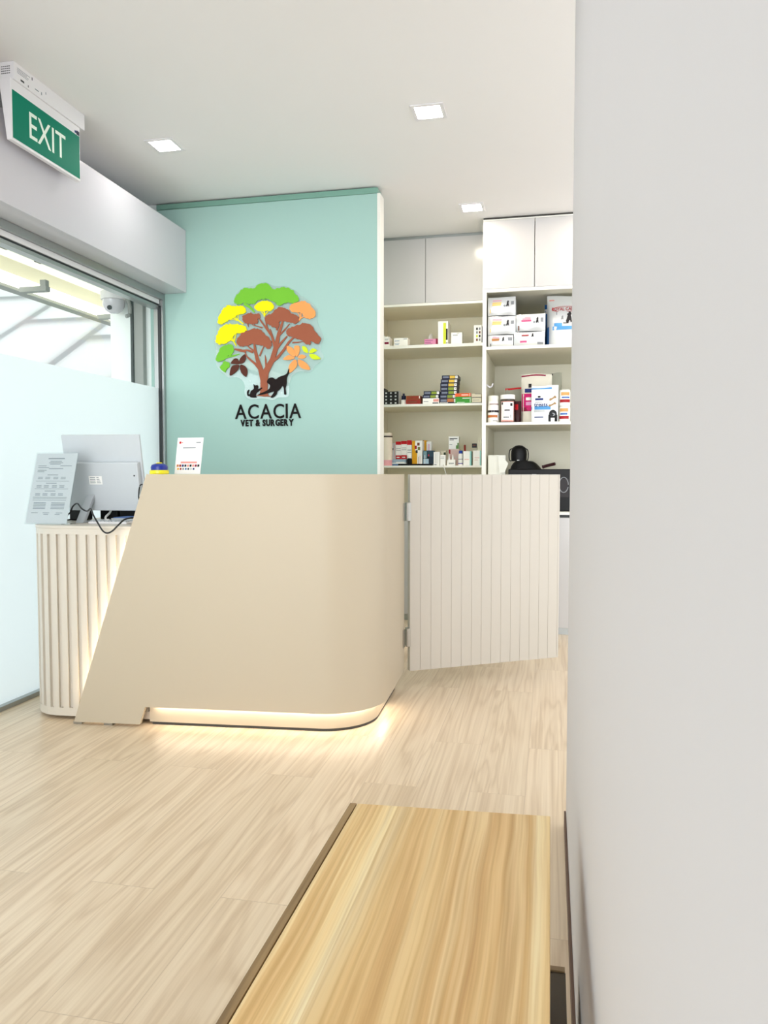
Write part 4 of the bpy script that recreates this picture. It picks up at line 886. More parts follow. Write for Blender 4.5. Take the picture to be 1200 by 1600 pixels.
 ('box', 'medicine_box', 'light blue flat box under the red and white ones', 'box', 'medicine boxes on the shelves of the left unit', -1.1315, -1.0265, 5.5, 0.1, 1.112, 1.1589, 'ltblue', ((0.0, 0.0, 1, 0.2, 'blue'), (0.3, 0.4, 0.9, 0.6, 'w')), {}),
 ('box', 'medicine_box', 'red and white box, left one of the row of three', 'box', 'red and white boxes in a row', -1.1045, -1.0641, 5.51, 0.05, 1.1593, 1.2876, 'w', ((0.0, 0.82, 1, 1, 'red'), (0.0, 0.0, 1, 0.22, 'red'), (0.15, 0.08, 0.7, 0.13, 'w'), (0.1, 0.6, 0.9, 0.63, 'grey'), (0.1, 0.5, 0.9, 0.53, 'grey')), {}),
 ('box', 'medicine_box', 'red and white box, middle one of the row of three', 'box', 'red and white boxes in a row', -1.0632, -1.022, 5.51, 0.05, 1.1593, 1.2918, 'w', ((0.0, 0.82, 1, 1, 'red'), (0.0, 0.0, 1, 0.22, 'red'), (0.15, 0.08, 0.7, 0.13, 'w'), (0.1, 0.6, 0.9, 0.63, 'grey'), (0.1, 0.5, 0.9, 0.53, 'grey')), {}),
 ('box', 'medicine_box', 'red and white box, right one of the row of three', 'box', 'red and white boxes in a row', -1.021, -0.9861, 5.51, 0.05, 1.112, 1.2961, 'w', ((0.0, 0.82, 1, 1, 'red'), (0.0, 0.0, 1, 0.22, 'red'), (0.15, 0.08, 0.7, 0.13, 'w'), (0.1, 0.6, 0.9, 0.63, 'grey'), (0.1, 0.5, 0.9, 0.53, 'grey')), {}),
 ('bottle', 'bottle', 'small black bottle with white cap in front of the red and white row', 'bottle', None, -1.014, -0.977, 5.455, 0.035, 1.112, 1.1858, 'black', (), {'cap': 'w', 'capf': 0.28}),
 ('box', 'medicine_box', 'orange and white box printed with dark round pictures', 'box', 'medicine boxes on the shelves of the left unit', -0.9815, -0.9073, 5.5, 0.09, 1.112, 1.2928, 'w', ((0.0, 0.0, 0.3, 1, 'amber'), (0.3, 0.0, 0.5, 0.6, 'amber'), (0.5, 0.8, 0.74, 0.92, 'brown'), (0.25, 0.66, 0.46, 0.8, 'dkred'), (0.55, 0.62, 0.8, 0.75, 'olive'), (0.35, 0.5, 0.55, 0.62, 'dk'), (0.6, 0.05, 0.64, 0.35, 'grey'), (0.75, 0.05, 0.79, 0.4, 'palered')), {}),
 ('box', 'medicine_box', 'amber box behind the teal picture box', 'box', 'medicine boxes on the shelves of the left unit', -0.9216, -0.8959, 5.61, 0.05, 1.112, 1.2995, 'amber', ((0.0, 0.0, 0.3, 1, 'brown'),), {}),
 ('box', 'medicine_box', 'white box with pink script behind the teal picture box', 'box', 'medicine boxes on the shelves of the left unit', -0.8935, -0.8569, 5.61, 0.06, 1.112, 1.2898, 'w', ((0.3, 0.2, 0.4, 0.9, 'pinkl'), (0.5, 0.2, 0.6, 0.9, 'pinkl')), {}),
 ('box', 'medicine_box', 'dark teal picture box with a red and black figure', 'box', 'medicine boxes on the shelves of the left unit', -0.9015, -0.8259, 5.5, 0.08, 1.112, 1.2207, 'teal', ((0.03, 0.05, 0.55, 0.45, 'ltblue'), (0.03, 0.5, 0.35, 0.95, 'tealgrey'), (0.4, 0.45, 0.65, 0.6, 'black'), (0.5, 0.62, 0.6, 0.75, 'red'), (0.55, 0.25, 0.7, 0.45, 'black'), (0.6, 0.0, 0.98, 0.6, 'navy2'), (0.15, 0.1, 0.2, 0.7, 'w')), {}),
 ('box', 'medicine_box', 'white upright box with grey lines beside the teal picture box', 'box', 'medicine boxes on the shelves of the left unit', -0.8225, -0.7789, 5.49, 0.05, 1.112, 1.2108, 'w', ((0.3, 0.15, 0.34, 0.9, 'grey'), (0.55, 0.15, 0.58, 0.9, 'grey'), (0.1, 0.04, 0.5, 0.1, 'grey')), {}),
 ('box', 'medicine_box', 'small white box beside the upright grey lined one', 'box', 'medicine boxes on the shelves of the left unit', -0.7732, -0.7345, 5.47, 0.05, 1.112, 1.1871, 'w', ((0.1, 0.8, 0.8, 0.84, 'grey'), (0.1, 0.65, 0.8, 0.69, 'grey')), {}),
 ('box', 'medicine_box', 'tiny pale yellow and dark green box behind small white ones', 'box', 'medicine boxes on the shelves of the left unit', -0.7748, -0.7444, 5.56, 0.05, 1.112, 1.2195, 'cream', ((0.5, 0.0, 1, 0.9, 'dkgreen'),), {}),
 ('box', 'medicine_box', 'pink beige box under the white and green one', 'box', 'medicine boxes on the shelves of the left unit', -0.7225, -0.6453, 5.56, 0.08, 1.112, 1.2306, 'pinkbeige', ((0.0, 0.72, 0.16, 0.98, 'dkred'), (0.3, 0.5, 0.8, 0.54, 'lgrey')), {}),
 ('box', 'medicine_box', 'white box with green corner standing on the pink beige one', 'box', 'medicine boxes on the shelves of the left unit', -0.7233, -0.6494, 5.56, 0.07, 1.231, 1.323, 'w', ((0.08, 0.8, 0.85, 0.86, 'dk'), (0.08, 0.7, 0.5, 0.75, 'dk'), (0.08, 0.34, 0.35, 0.38, 'grey'), (0.72, 0.02, 0.99, 0.3, 'dkgreen2'), (0.85, 0.3, 0.99, 0.5, 'dkgreen2')), {}),
 ('box', 'medicine_box', 'low white box in front of the pink beige one', 'box', 'medicine boxes on the shelves of the left unit', -0.7191, -0.6625, 5.445, 0.04, 1.112, 1.1531, 'w', ((0.2, 0.3, 0.85, 0.45, 'grey'), (0.2, 0.2, 0.7, 0.24, 'grey')), {}),
 ('nozzle', 'dropper_bottle', 'white dropper bottle with long nozzle behind the low white box', 'bottle', None, -0.7218, -0.7033, 5.495, 0.02, 1.112, 1.199, 'w', (), {}),
 ('nozzle', 'dropper_bottle', 'white dropper bottle with round shoulders behind the low white box', 'bottle', None, -0.6987, -0.6734, 5.495, 0.025, 1.112, 1.192, 'w', (), {}),
 ('bottle', 'bottle', 'white bottle with bright blue cap and violet print', 'bottle', None, -0.6425, -0.6075, 5.45, 0.036, 1.112, 1.2177, 'w', ((0.05, 0.12, 0.95, 0.2, 'violet'), (0.1, 0.5, 0.9, 0.55, 'grey')), {'cap': 'blue2', 'capf': 0.2}),
 ('box', 'medicine_box', 'white box with teal edge beside the blue capped bottle', 'box', 'medicine boxes on the shelves of the left unit', -0.6043, -0.5472, 5.45, 0.08, 1.112, 1.2128, 'w', ((0.8, 0.0, 1, 1, 'ltteal'), (0.15, 0.4, 0.7, 0.44, 'palered')), {'side': 'dkteal'}),
 ('box', 'medicine_box', 'white box with teal top at the right end of the bottom shelf', 'box', 'medicine boxes on the shelves of the left unit', -0.5355, -0.4797, 5.45, 0.1, 1.112, 1.2169, 'w', ((0.85, 0.0, 1, 1, 'ltteal'), (0.2, 0.5, 0.8, 0.53, 'palered'), (0.2, 0.35, 0.6, 0.38, 'palered')), {'top': 'ltteal'}),
 ('bottle', 'vial', 'small brown vial behind white teal edged box', 'bottle', None, -0.6189, -0.5994, 5.58, 0.02, 1.112, 1.2631, 'brown', (), {'cap': 'redbrown', 'capf': 0.35}),
 ('box', 'medicine_box', 'small dark box on the teal topped white box', 'box', 'medicine boxes on the shelves of the left unit', -0.5554, -0.5232, 5.57, 0.04, 1.2414, 1.2714, 'dk', ((0.2, 0.4, 0.8, 0.7, 'brown'),), {}),
 ('box', 'medicine_box', 'narrow cream box upright at the right end of the bottom shelf', 'box', 'medicine boxes on the shelves of the left unit', -0.5142, -0.4889, 5.57, 0.04, 1.2205, 1.3055, 'cream', ((0.4, 0.1, 0.46, 0.9, 'palered'),), {}),
 ('slab', 'tablet', 'dark flat tablet lying along the front of the bottom shelf', 'tablet', None, -1.0685, -0.8183, 5.415, 0.03, 1.112, 1.1253, 'black', (), {}),
 ('slab', 'leaflet', 'folded white leaflet lying at the front edge beside the tumbler', 'paper', None, -1.112, -1.0116, 5.41, 0.028, 1.1257, 1.1178, 'w', (), {}),
 ('lying', 'food_bag', 'silver food bag with orange label, topmost in the left pile', 'bag', 'dog food bags lying on the upper shelf', -0.415, -0.2345, 5.15, 0.42, 2.0934, 2.2159, 'silver', ((0.18, 0.78, 0.5, 0.83, 'palepink'), (0.17, 0.62, 0.5, 0.7, 'paleorange'), (0.16, 0.52, 0.48, 0.61, 'paleyellow'), (0.62, 0.44, 0.8, 0.8, 'dk/dog'), (0.56, 0.42, 0.66, 0.56, 'grey/round'), (0.84, 0.55, 0.94, 0.74, 'grey'), (0.08, 0.12, 0.11, 0.32, 'paleyellow')), {}),
 ('lying', 'food_bag', 'silver food bag with orange label, middle of the left pile', 'bag', 'dog food bags lying on the upper shelf', -0.4142, -0.2335, 5.15, 0.4, 1.9693, 2.0913, 'silver', ((0.18, 0.78, 0.5, 0.83, 'palepink'), (0.17, 0.62, 0.5, 0.7, 'paleorange'), (0.16, 0.52, 0.48, 0.61, 'paleyellow'), (0.62, 0.44, 0.8, 0.8, 'dk/dog'), (0.56, 0.42, 0.66, 0.56, 'grey/round'), (0.84, 0.55, 0.94, 0.74, 'grey'), (0.08, 0.12, 0.11, 0.32, 'paleyellow')), {}),
 ('lying', 'food_bag', 'silver food bag with brown orange label, bottom of the left pile', 'bag', 'dog food bags lying on the upper shelf', -0.4134, -0.2474, 5.15, 0.4, 1.886, 1.9675, 'silver', ((0.18, 0.76, 0.45, 0.85, 'palepink'), (0.16, 0.5, 0.45, 0.72, 'brownorange'), (0.52, 0.45, 0.68, 0.85, 'dk/dog'), (0.8, 0.5, 0.95, 0.8, 'grey'), (0.1, 0.05, 0.13, 0.3, 'dk')), {}),
 ('lying', 'food_bag', 'silver food bag with pink label lying on top of the right pile', 'bag', 'dog food bags lying on the upper shelf', -0.2299, -0.0425, 5.15, 0.3, 1.9832, 2.0976, 'silver', ((0.3, 0.78, 0.5, 0.82, 'palepink'), (0.22, 0.66, 0.5, 0.76, 'palepink'), (0.18, 0.55, 0.52, 0.65, 'dkpink2'), (0.64, 0.44, 0.8, 0.8, 'dk/dog'), (0.58, 0.42, 0.66, 0.56, 'grey/round'), (0.84, 0.5, 0.93, 0.74, 'grey'), (0.07, 0.05, 0.11, 0.32, 'brown')), {}),
 ('lying', 'food_bag', 'silver food bag with small red labels, bottom of the right pile', 'bag', 'dog food bags lying on the upper shelf', -0.2434, -0.0446, 5.15, 0.3, 1.886, 1.9819, 'silver', ((0.25, 0.72, 0.48, 0.8, 'redbrown'), (0.28, 0.8, 0.48, 0.83, 'palepink'), (0.54, 0.62, 0.66, 0.9, 'dk/dog'), (0.2, 0.22, 0.42, 0.36, 'dkpink2'), (0.76, 0.1, 0.95, 0.26, 'grey')), {}),
 ('stand', 'food_bag', 'tall silver dog food sack with red oval emblem and blue panel', 'bag', None, -0.0326, 0.1974, 5.17, 0.22, 1.886, 2.2273, 'silver', ((0.0, 0.0, 0.06, 0.38, 'blue3'), (0.16, 0.3, 0.95, 0.37, 'blue4'), (0.2, 0.37, 0.42, 0.43, 'blue4'), (0.06, 0.9, 0.2, 0.915, 'palered'), (0.46, 0.44, 0.74, 0.66, 'dk/dog'), (0.36, 0.5, 0.48, 0.58, 'grey/dog'), (0.26, 0.6, 0.28, 0.66, 'grey'), (0.45, 0.42, 0.6, 0.44, 'dk')), {'text': 'ROYAL CANIN'}),
 ('stand', 'food_bag', 'blue bag standing behind the tall silver dog food sack', 'bag', None, -0.0513, 0.0738, 5.49, 0.14, 1.886, 2.2363, 'blue3', ((0.0, 0.8, 0.5, 0.9, 'w'),), {}),
 ('jar', 'supplement_jar', 'white jar with orange printed band at the left end of the shelf', 'jar', None, -0.4162, -0.3397, 5.17, 0.07, 1.391, 1.5109, 'w', ((-0.95, 0.66, 0.95, 0.8, 'dk'), (-0.9, 0.34, 0.6, 0.5, 'orangebrown'), (0.0, 0.1, 0.6, 0.16, 'grey')), {'cap': 'w', 'capf': 0.12}),
 ('jar', 'supplement_jar', 'smaller white capped jar stacked on the orange banded jar', 'jar', None, -0.4132, -0.3423, 5.17, 0.06, 1.5113, 1.5731, 'w', ((-0.5, 0.1, 0.9, 0.3, 'brown'),), {'cap': 'w2', 'capf': 0.6}),
 ('jar', 'supplement_jar', 'large clear jar with white lid and pink bordered label', 'jar', None, -0.3341, -0.233, 5.16, 0.09, 1.391, 1.5776, 'jarglass', (), {'cap': 'w', 'capf': 0.16, 'big': 1}),
 ('stand', 'treat_pouch', 'dark red brown pouch behind the large clear jar', 'bag', None, -0.2448, -0.1982, 5.26, 0.06, 1.391, 1.5436, 'dkredbrown', ((0.1, 0.6, 0.6, 0.85, 'red'),), {}),
 ('stand', 'treat_pouch', 'grey pouch with red zip strip standing behind the jars', 'bag', None, -0.3126, -0.1693, 5.39, 0.08, 1.391, 1.648, 'greygreen', ((0.0, 0.95, 1, 1, 'red'),), {}),
 ('stand', 'treat_pouch', 'tall cream pouch with pink band and maroon top seam', 'bag', None, -0.1977, 0.0034, 5.24, 0.12, 1.391, 1.7211, 'cream3', ((0.0, 0.955, 0.8, 0.985, 'maroon'), (0.02, 0.24, 0.5, 0.6, 'magenta'), (0.02, 0.24, 0.5, 0.32, 'maroon'), (0.16, 0.46, 0.34, 0.52, 'w'), (0.16, 0.36, 0.4, 0.43, 'pinkl'), (0.12, 0.62, 0.45, 0.7, 'navy3'), (0.24, 0.72, 0.34, 0.8, 'dk')), {}),
 ('stand', 'treat_pouch', 'clear grey pouch behind the tall cream pouch', 'bag', None, -0.0499, 0.0693, 5.39, 0.09, 1.391, 1.7416, 'greygreen', ((0.0, 0.96, 0.5, 0.995, 'black'),), {}),
 ('stand', 'treat_pouch', 'white pouch printed treats with blue band and dog picture', 'bag', None, -0.127, 0.0453, 5.16, 0.05, 1.391, 1.6305, 'white3', ((0.0, 0.9, 0.76, 0.945, 'blue4'), (0.0, 0.34, 0.72, 0.43, 'blue4'), (0.14, 0.6, 0.44, 0.655, 'navy3'), (0.24, 0.67, 0.34, 0.72, 'dk'), (0.14, 0.54, 0.4, 0.555, 'grey'), (0.66, 0.57, 0.93, 0.72, 'tan/bone'), (0.64, 0.41, 0.93, 0.54, 'tan/bone'), (0.1, 0.27, 0.5, 0.33, 'lgrey'), (0.12, 0.12, 0.45, 0.15, 'navy3'), (0.66, 0.12, 0.95, 0.33, 'black/round'), (0.64, 0.0, 0.97, 0.2, 'black'), (0.73, 0.01, 0.87, 0.11, 'w'), (0.71, 0.16, 0.89, 0.25, 'grey/round'), (0.77, 0.18, 0.83, 0.22, 'black/round')), {'text': 'treats'}),
 ('jar', 'food_can', 'white can with biscuit picture, lower of the two at the wall', 'can', 'cans stacked at the right end of the shelf', 0.0509, 0.1256, 5.17, 0.07, 1.391, 1.4959, 'w', ((-0.7, 0.68, 0.4, 0.9, 'tan2'), (-0.6, 0.48, 0.3, 0.6, 'blue5'), (-0.8, 0.2, 0.5, 0.4, 'dkred')), {'cap': 'w2', 'capf': 0.06}),
 ('jar', 'food_can', 'white can with biscuit picture, upper of the two at the wall', 'can', 'cans stacked at the right end of the shelf', 0.0506, 0.1244, 5.17, 0.07, 1.4963, 1.6016, 'w', ((-0.5, 0.68, 0.6, 0.9, 'tan2'), (-0.4, 0.5, 0.6, 0.6, 'blue5'), (-0.7, 0.22, 0.7, 0.42, 'dkred')), {'cap': 'w2', 'capf': 0.06}),
]

DOG = [(.30,.0),(.22,.12),(.30,.30),(.36,.50),(.42,.64),(.34,.70),(.36,.80),(.48,.84),(.52,.98),(.66,1.0),(.74,.90),(.78,.78),(.72,.62),(.76,.44),(.80,.20),(.86,.04),(.70,.0),(.66,.16),(.58,.20),(.50,.0)]
HEADSHAPE = [(.5 + .5*math.cos(a*.3142), .5 + .5*math.sin(a*.3142)) for a in range(20)]
BONE = [(.02,.30),(.0,.16),(.1,.06),(.22,.04),(.34,.18),(.42,.28),(.74,.54),(.86,.52),(.98,.62),(1,.80),(.9,.86),(.88,.97),(.74,1),(.64,.9),(.62,.78),(.28,.5),(.14,.52),(.04,.44)]
def patch(b, F, u0, v0, u1, v1, m, ex):
    """printed patch on a curved front F(u, v, lift); a colour may name a drawn outline"""
    if '/' in m:
        m, shape = m.split('/'); P = {'dog': DOG, 'round': HEADSHAPE, 'bone': BONE}[shape]
        b.face([F(u0 + (u1-u0)*p[0], v0 + (v1-v0)*p[1], ex) for p in P], m)
    else:
        b.grid([[F(u0 + (u1-u0)*i/5, v0 + (v1-v0)*j/4, ex) for i in range(6)] for j in range(5)], m)
def goods_box(it):
    kind, name, lab, cat, group, x0, x1, y, d, z0, z1, col, prints, kw = it
    b = MB(); e = 0.0004
    b.box(x0, x1, y, y + d, z0 + e, z1, col)
    W, H = x1 - x0, z1 - z0 - e
    for k, (u0, v0, u1, v1, m) in enumerate(prints):
        yy = y - 0.0003 - 0.00004*k; zb = z0 + e
        b.face([(x0+W*u0, yy, zb+H*v0), (x0+W*u1, yy, zb+H*v0), (x0+W*u1, yy, zb+H*v1), (x0+W*u0, yy, zb+H*v1)], m)
    if 'side' in kw:
        for s_, X in ((1, x1 + 0.0003), (-1, x0 - 0.0003)): b.face([(X, y, z0+e), (X, y+d, z0+e), (X, y+d, z1), (X, y, z1)][::s_], kw['side'])
    if 'top' in kw:
        b.face([(x0, y, z1+.0003), (x1, y, z1+.0003), (x1, y+d, z1+.0003), (x0, y+d, z1+.0003)], kw['top'])
    return single(name, b, lab, cat, group)
def goods_round(it):
    kind, name, lab, cat, group, x0, x1, y, d, z0, z1, col, prints, kw = it
    r_ = (x1 - x0)/2; cx = (x0 + x1)/2; cy = y + r_; H = z1 - z0; e = 0.0004; zb = z0 + e
    cf = kw.get('capf', 0.25); zc = z1 - H*cf
    t = Thing(name, lab, cat, (cx, cy, zb), group=group)
    b = MB()
    if kind == 'bottle':
        b.lathe(cx, cy, [(r_*0.92, zb), (r_, zb + 0.004), (r_, zc - r_*0.35), (r_*0.72, zc - 0.002), (r_*0.70, zc)], col)
    else:
        b.lathe(cx, cy, [(r_*0.94, zb), (r_*0.985, zb + 0.004), (r_*0.985, zc - 0.006), (r_*0.93, zc)], col, 32)
    body = t.part('body', b)
    if prints:
        b = MB()
        for k, (u0, v0, u1, v1, m) in enumerate(prints):
            if kind == 'bottle': u0, u1 = u0*2 - 1, u1*2 - 1
            rr = r_*(1.0 if kind == 'bottle' else 0.985) + 0.0005 + 0.0001*k
            S = lambda u, v: (cx + rr*math.sin(u*1.45), cy - rr*math.cos(u*1.45), zb + (zc - zb)*v)
            b.grid([[S(u0 + (u1-u0)*i/8, v0 + (v1-v0)*j) for i in range(9)] for j in range(2)], m)
        t.part('label', b, parent=body)
    if kw.get('big'):
        b = MB()
        def S(u, v, ex=0.0): return (cx + (r_*0.985 + 0.0006 + ex)*math.sin(u), cy - (r_*0.985 + 0.0006 + ex)*math.cos(u), zb + (zc - zb)*v)
        def patch(u0, v0, u1, v1, m, ex): b.grid([[S(u0 + (u1-u0)*i/10, v0 + (v1-v0)*j, ex) for i in range(11)] for j in range(2)], m)
        patch(-.95, .05, .95, .90, 'palered', 0); patch(-.9, .08, .9, .87, 'w', .0002)
        patch(-.85, .76, -.6, .86, 'dk', .0004); patch(.4, .7, .72, .82, 'dk', .0004); patch(-.35, .5, .35, .55, 'dk', .0004); patch(-.5, .2, .25, .26, 'grey', .0004); patch(.35, .2, .55, .34, 'lgrey', .0004); patch(-.8, .09, .8, .12, 'palered', .0004)
        t.part('label', b, parent=body, label='white label with pink border')
        b = MB(); b.lathe(cx, cy, [(r_*0.9, zb + 0.003), (r_*0.9, zb + (zc - zb)*0.8)], 'brown', 24); t.part('treats', b, label='brown treats inside')
    b = MB(); cr = r_*0.78 if kind == 'bottle' else r_*0.97
    b.lathe(cx, cy, [(cr, zc + 0.0002), (cr, z1 - 0.003), (cr*0.93, z1)] if not kw.get('nub') else [(cr, zc + 0.0002), (cr, z1 - H*.2), (cr*0.5, z1 - H*.19), (cr*.45, z1)], kw.get('cap', 'w'), 28)
    t.part('cap', b)
def goods_stand(it):
    """stand-up pouch: full at the foot, sealed flat at the top"""
    kind, name, lab, cat, group, x0, x1, y, d, z0, z1, col, prints, kw = it
    rnd = random.Random(len(lab)*7 + int(abs(x0)*1000)); e = 0.0005; W, H = x1 - x0, z1 - z0 - e; cy = y + d/2
    ph = [rnd.uniform(0, 6.28) for _ in range(4)]
    def thick(v): return d/2*(1 - max(0, (v - 0.25)/0.75)**1.6*0.96)
    def front(u, v, ex=0.0):
        edge = math.sqrt(max(0.0, 1 - abs(2*u - 1)**3.2))
        wr = 0.0035*math.sin(9*u + 7*v + ph[0])*math.sin(13*v + ph[1])*(W/0.16)
        return (x0 + W*u, cy - (thick(v)*(0.15 + 0.85*edge) + wr*edge) - ex, z0 + e + H*v*(1 - (0.012*math.sin(5*u + ph[2]) if v > 0.9 else 0)))
    def rear(u, v):
        p = front(u, v); return (p[0], 2*cy - p[1], p[2])
    N, K = 14, 14; b = MB()
    b.grid([[front(i/N, j/K) for i in range(N+1)] for j in range(K+1)], col)
    b.grid([[rear(1 - i/N, j/K) for i in range(N+1)] for j in range(K+1)], col)
    for u in (0, 1):
        q = [[front(u, j/K), rear(u, j/K)] for j in range(K+1)]
        b.grid([r_[::-1] for r_ in q] if u == 0 else q, col)
    b.grid([[front(i/N, 1) for i in range(N+1)], [rear(i/N, 1) for i in range(N+1)]], col); b.grid([[rear(i/N, 0) for i in range(N+1)], [front(i/N, 0) for i in range(N+1)]], col)
    for k, (u0, v0, u1, v1, m) in enumerate(prints):
        patch(b, front, u0, v0, u1, v1, m, 0.0012 + 0.0002*k)
    t = Thing(name, lab, cat, ((x0+x1)/2, cy, z0 + e), group=group)
    body = t.part('pouch', b)
    if kw.get('text') == 'treats':
        p = front(0.34, 0.47); q = MB(); q.text('treats', facing_front(x0 + W*0.36, p[1] - 0.004, z0 + H*0.475), 0.037, 'navy3', 0.0004, 0.0006, 1.0); t.part('lettering', q, parent=body, label='treats lettering')
    elif kw.get('text'):
        q = MB(); p = front(0.4, 0.7)
        ring = [(x0 + W*0.5 + W*0.37*math.cos(a*0.1047), z0 + H*0.71 + H*0.055*math.sin(a*0.1047)) for a in range(60)]
        ring2 = [(x0 + W*0.5 + W*0.345*math.cos(a*0.1047), z0 + H*0.71 + H*0.047*math.sin(a*0.1047)) for a in range(60)]
        yy = min(front(0.5, 0.71)[1], front(0.35, .71)[1]) - 0.004
        q.grid([[(p_[0], yy, p_[1]) for p_ in ring], [(p_[0], yy, p_[1]) for p_ in ring2]], 'dkred', True)
        q.text('ROYAL CANIN', facing_front(x0 + W*0.5, yy - 0.0003, z0 + H*0.71), 0.030, 'dkred', 0.0003, 0.0006, 0.85)
        t.part('emblem', q, parent=body, label='red oval emblem')
def goods_lying(it):
    """filled bag lying with its folded end to the front"""
    kind, name, lab, cat, group, x0, x1, y, d, z0, z1, col, prints, kw = it
    rnd = random.Random(int(abs(x0)*1e4 + z1*1e3)); e = 0.0005; W, H = x1 - x0, z1 - z0 - e; cx = (x0+x1)/2; cz = z0 + e + H/2
    ph = [rnd.uniform(0, 6.28) for _ in range(6)]
    def front(u, v, ex=0.0):
        return (x0 + W*u, y + 0.012*(abs(2*u-1)**3 + abs(2*v-1)**3) + 0.003*math.sin(8*u + ph[0])*math.sin(6*v + ph[1]) - ex, z0 + e + H*v - (H*0.07*math.sin(3.14159*u + 0.4*math.sin(ph[3]))*(1 if v > .5 else -0.6)*0.5)*(1 if abs(v-.5) > .2 else 0.5))
    N, K = 12, 8; b = MB()
    rows = [[front(i/N, j/K) for i in range(N+1)] for j in range(K+1)]
    b.grid(rows, col)
    per = [(i/N, 0) for i in range(N)] + [(1, j/K) for j in range(K)] + [(1 - i/N, 1) for i in range(N)] + [(0, 1 - j/K) for j in range(K)]
    rings = [[front(u, v) for u, v in per]]
    for q in range(1, 9):
        t_ = q/8; ring = []
        for k, (u, v) in enumerate(per):
            p = front(u, v); pin = 1 - 0.10*math.sin(min(1, t_*1.4)*3.14)*0 - 0.35*max(0, t_ - 0.75)*4*(1 if True else 0)*0.4
            bul = 0.96 + 0.02*math.sin(9*t_ + ph[4] + k*0.6)
            ring.append((cx + (p[0]-cx)*pin*bul, y + 0.012 + d*t_, z0 + e + max(0.0, (p[2]-z0-e))*pin*(bul if v > 0.4 else 1)))
        rings.append(ring)
    b.grid([list(reversed(r_)) for r_ in rings], col, True)
    b.face(list(reversed(rings[-1])), col)
    for k, (u0, v0, u1, v1, m) in enumerate(prints):
        patch(b, front, u0, v0, u1, v1, m, 0.0010 + 0.0002*k)
    return single(name, b, lab, cat, group)
def goods_other(it):
    kind, name, lab, cat, group, x0, x1, y, d, z0, z1, col, prints, kw = it
    H = z1 - z0; cx = (x0+x1)/2; r_ = (x1-x0)/2; z0 += 0.0004
    if kind == 'slab':
        b = MB(); b.box(x0, x1, y, y + d, z0, z0 + max(0.006, min(0.012, H)), col); return single(name, b, lab, cat, group, bevel=0.001)
    if kind == 'tumbler':
        cy = y + r_; t = Thing(name, lab, cat, (cx, cy, z0))
        b = MB(); b.lathe(cx, cy, [(r_*.88, z0), (r_*.9, z0 + .004), (r_*.93, z0 + H*.17)], 'pinkbase', 28); t.part('base', b, label='pink base')
        b = MB(); b.lathe(cx, cy, [(r_*.932, z0 + H*.171), (r_*.96, z0 + H*.32), (r_*.965, z0 + H*.33), (r_*.97, z0 + H*.86)], 'cream2', 28); t.part('body', b)
        b = MB(); b.lathe(cx, cy, [(r_*.985, z0 + H*.861), (r_*.985, z0 + H*.905)], 'clay_collar', 28); b.tube([(cx - r_*.9, cy - .01, z0 + H*.87), (cx - r_*1.12, cy - .012, z0 + H*.90), (cx - r_*1.1, cy - .012, z0 + H*.96), (cx - r_*.75, cy - .01, z0 + H*.975)], .006, 'clay_collar'); t.part('collar', b, label='dark collar with loop')
        b = MB(); b.lathe(cx, cy, [(r_*.9, z0 + H*.906), (r_*.9, z0 + H*.985), (r_*.82, z0 + H)], 'cream2', 28); t.part('lid', b)
        return
    if kind == 'nozzle':
        cy = y + r_; b = MB(); b.lathe(cx, cy, [(r_, z0), (r_, z0 + H*.5), (r_*.5, z0 + H*.62), (r_*.42, z0 + H*.8), (r_*.2, z1)], col, 18); return single(name, b, lab, cat, group)
    if kind == 'tissue':
        rnd = random.Random(4); b = MB(); N, K = 12, 7
        b.grid([[(cx + r_*math.cos(6.2832*k/N)*(1 - .75*(j/K)**1.5)*(1 + rnd.uniform(-.15, .15)) + r_*.35*(j/K)**2, y + d/2 + d/2*math.sin(6.2832*k/N)*(1 - .7*j/K)*(1 + rnd.uniform(-.15, .15)), z0 + H*j/K*(1 + .06*math.sin(k*2.1))) for k in range(N)] for j in range(K+1)], col, True)
        return single(name, b, lab, cat, group)
for it in ITEMS:
    k = it[0]
    if k == 'box': goods_box(it)
    elif k in ('bottle', 'jar'): goods_round(it)
    elif k == 'stand': goods_stand(it)
    elif k == 'lying': goods_lying(it)
    else: goods_other(it)
# thin white cable hanging from the lowest shelf
b = MB(); b.tube([(-0.745, 5.44, 1.1148), (-0.738, 5.39, 1.1148), (-0.733, 5.382, 1.10), (-0.7266, 5.38, 1.0815), (-0.7174, 5.385, 1.0455), (-0.715, 5.395, 0.98), (-0.72, 5.45, 0.90), (-0.72, 5.48, 0.807)], 0.0028, 'cable_white')
single('charger_cable', b, 'thin white cable hanging from the lowest shelf', 'cable')

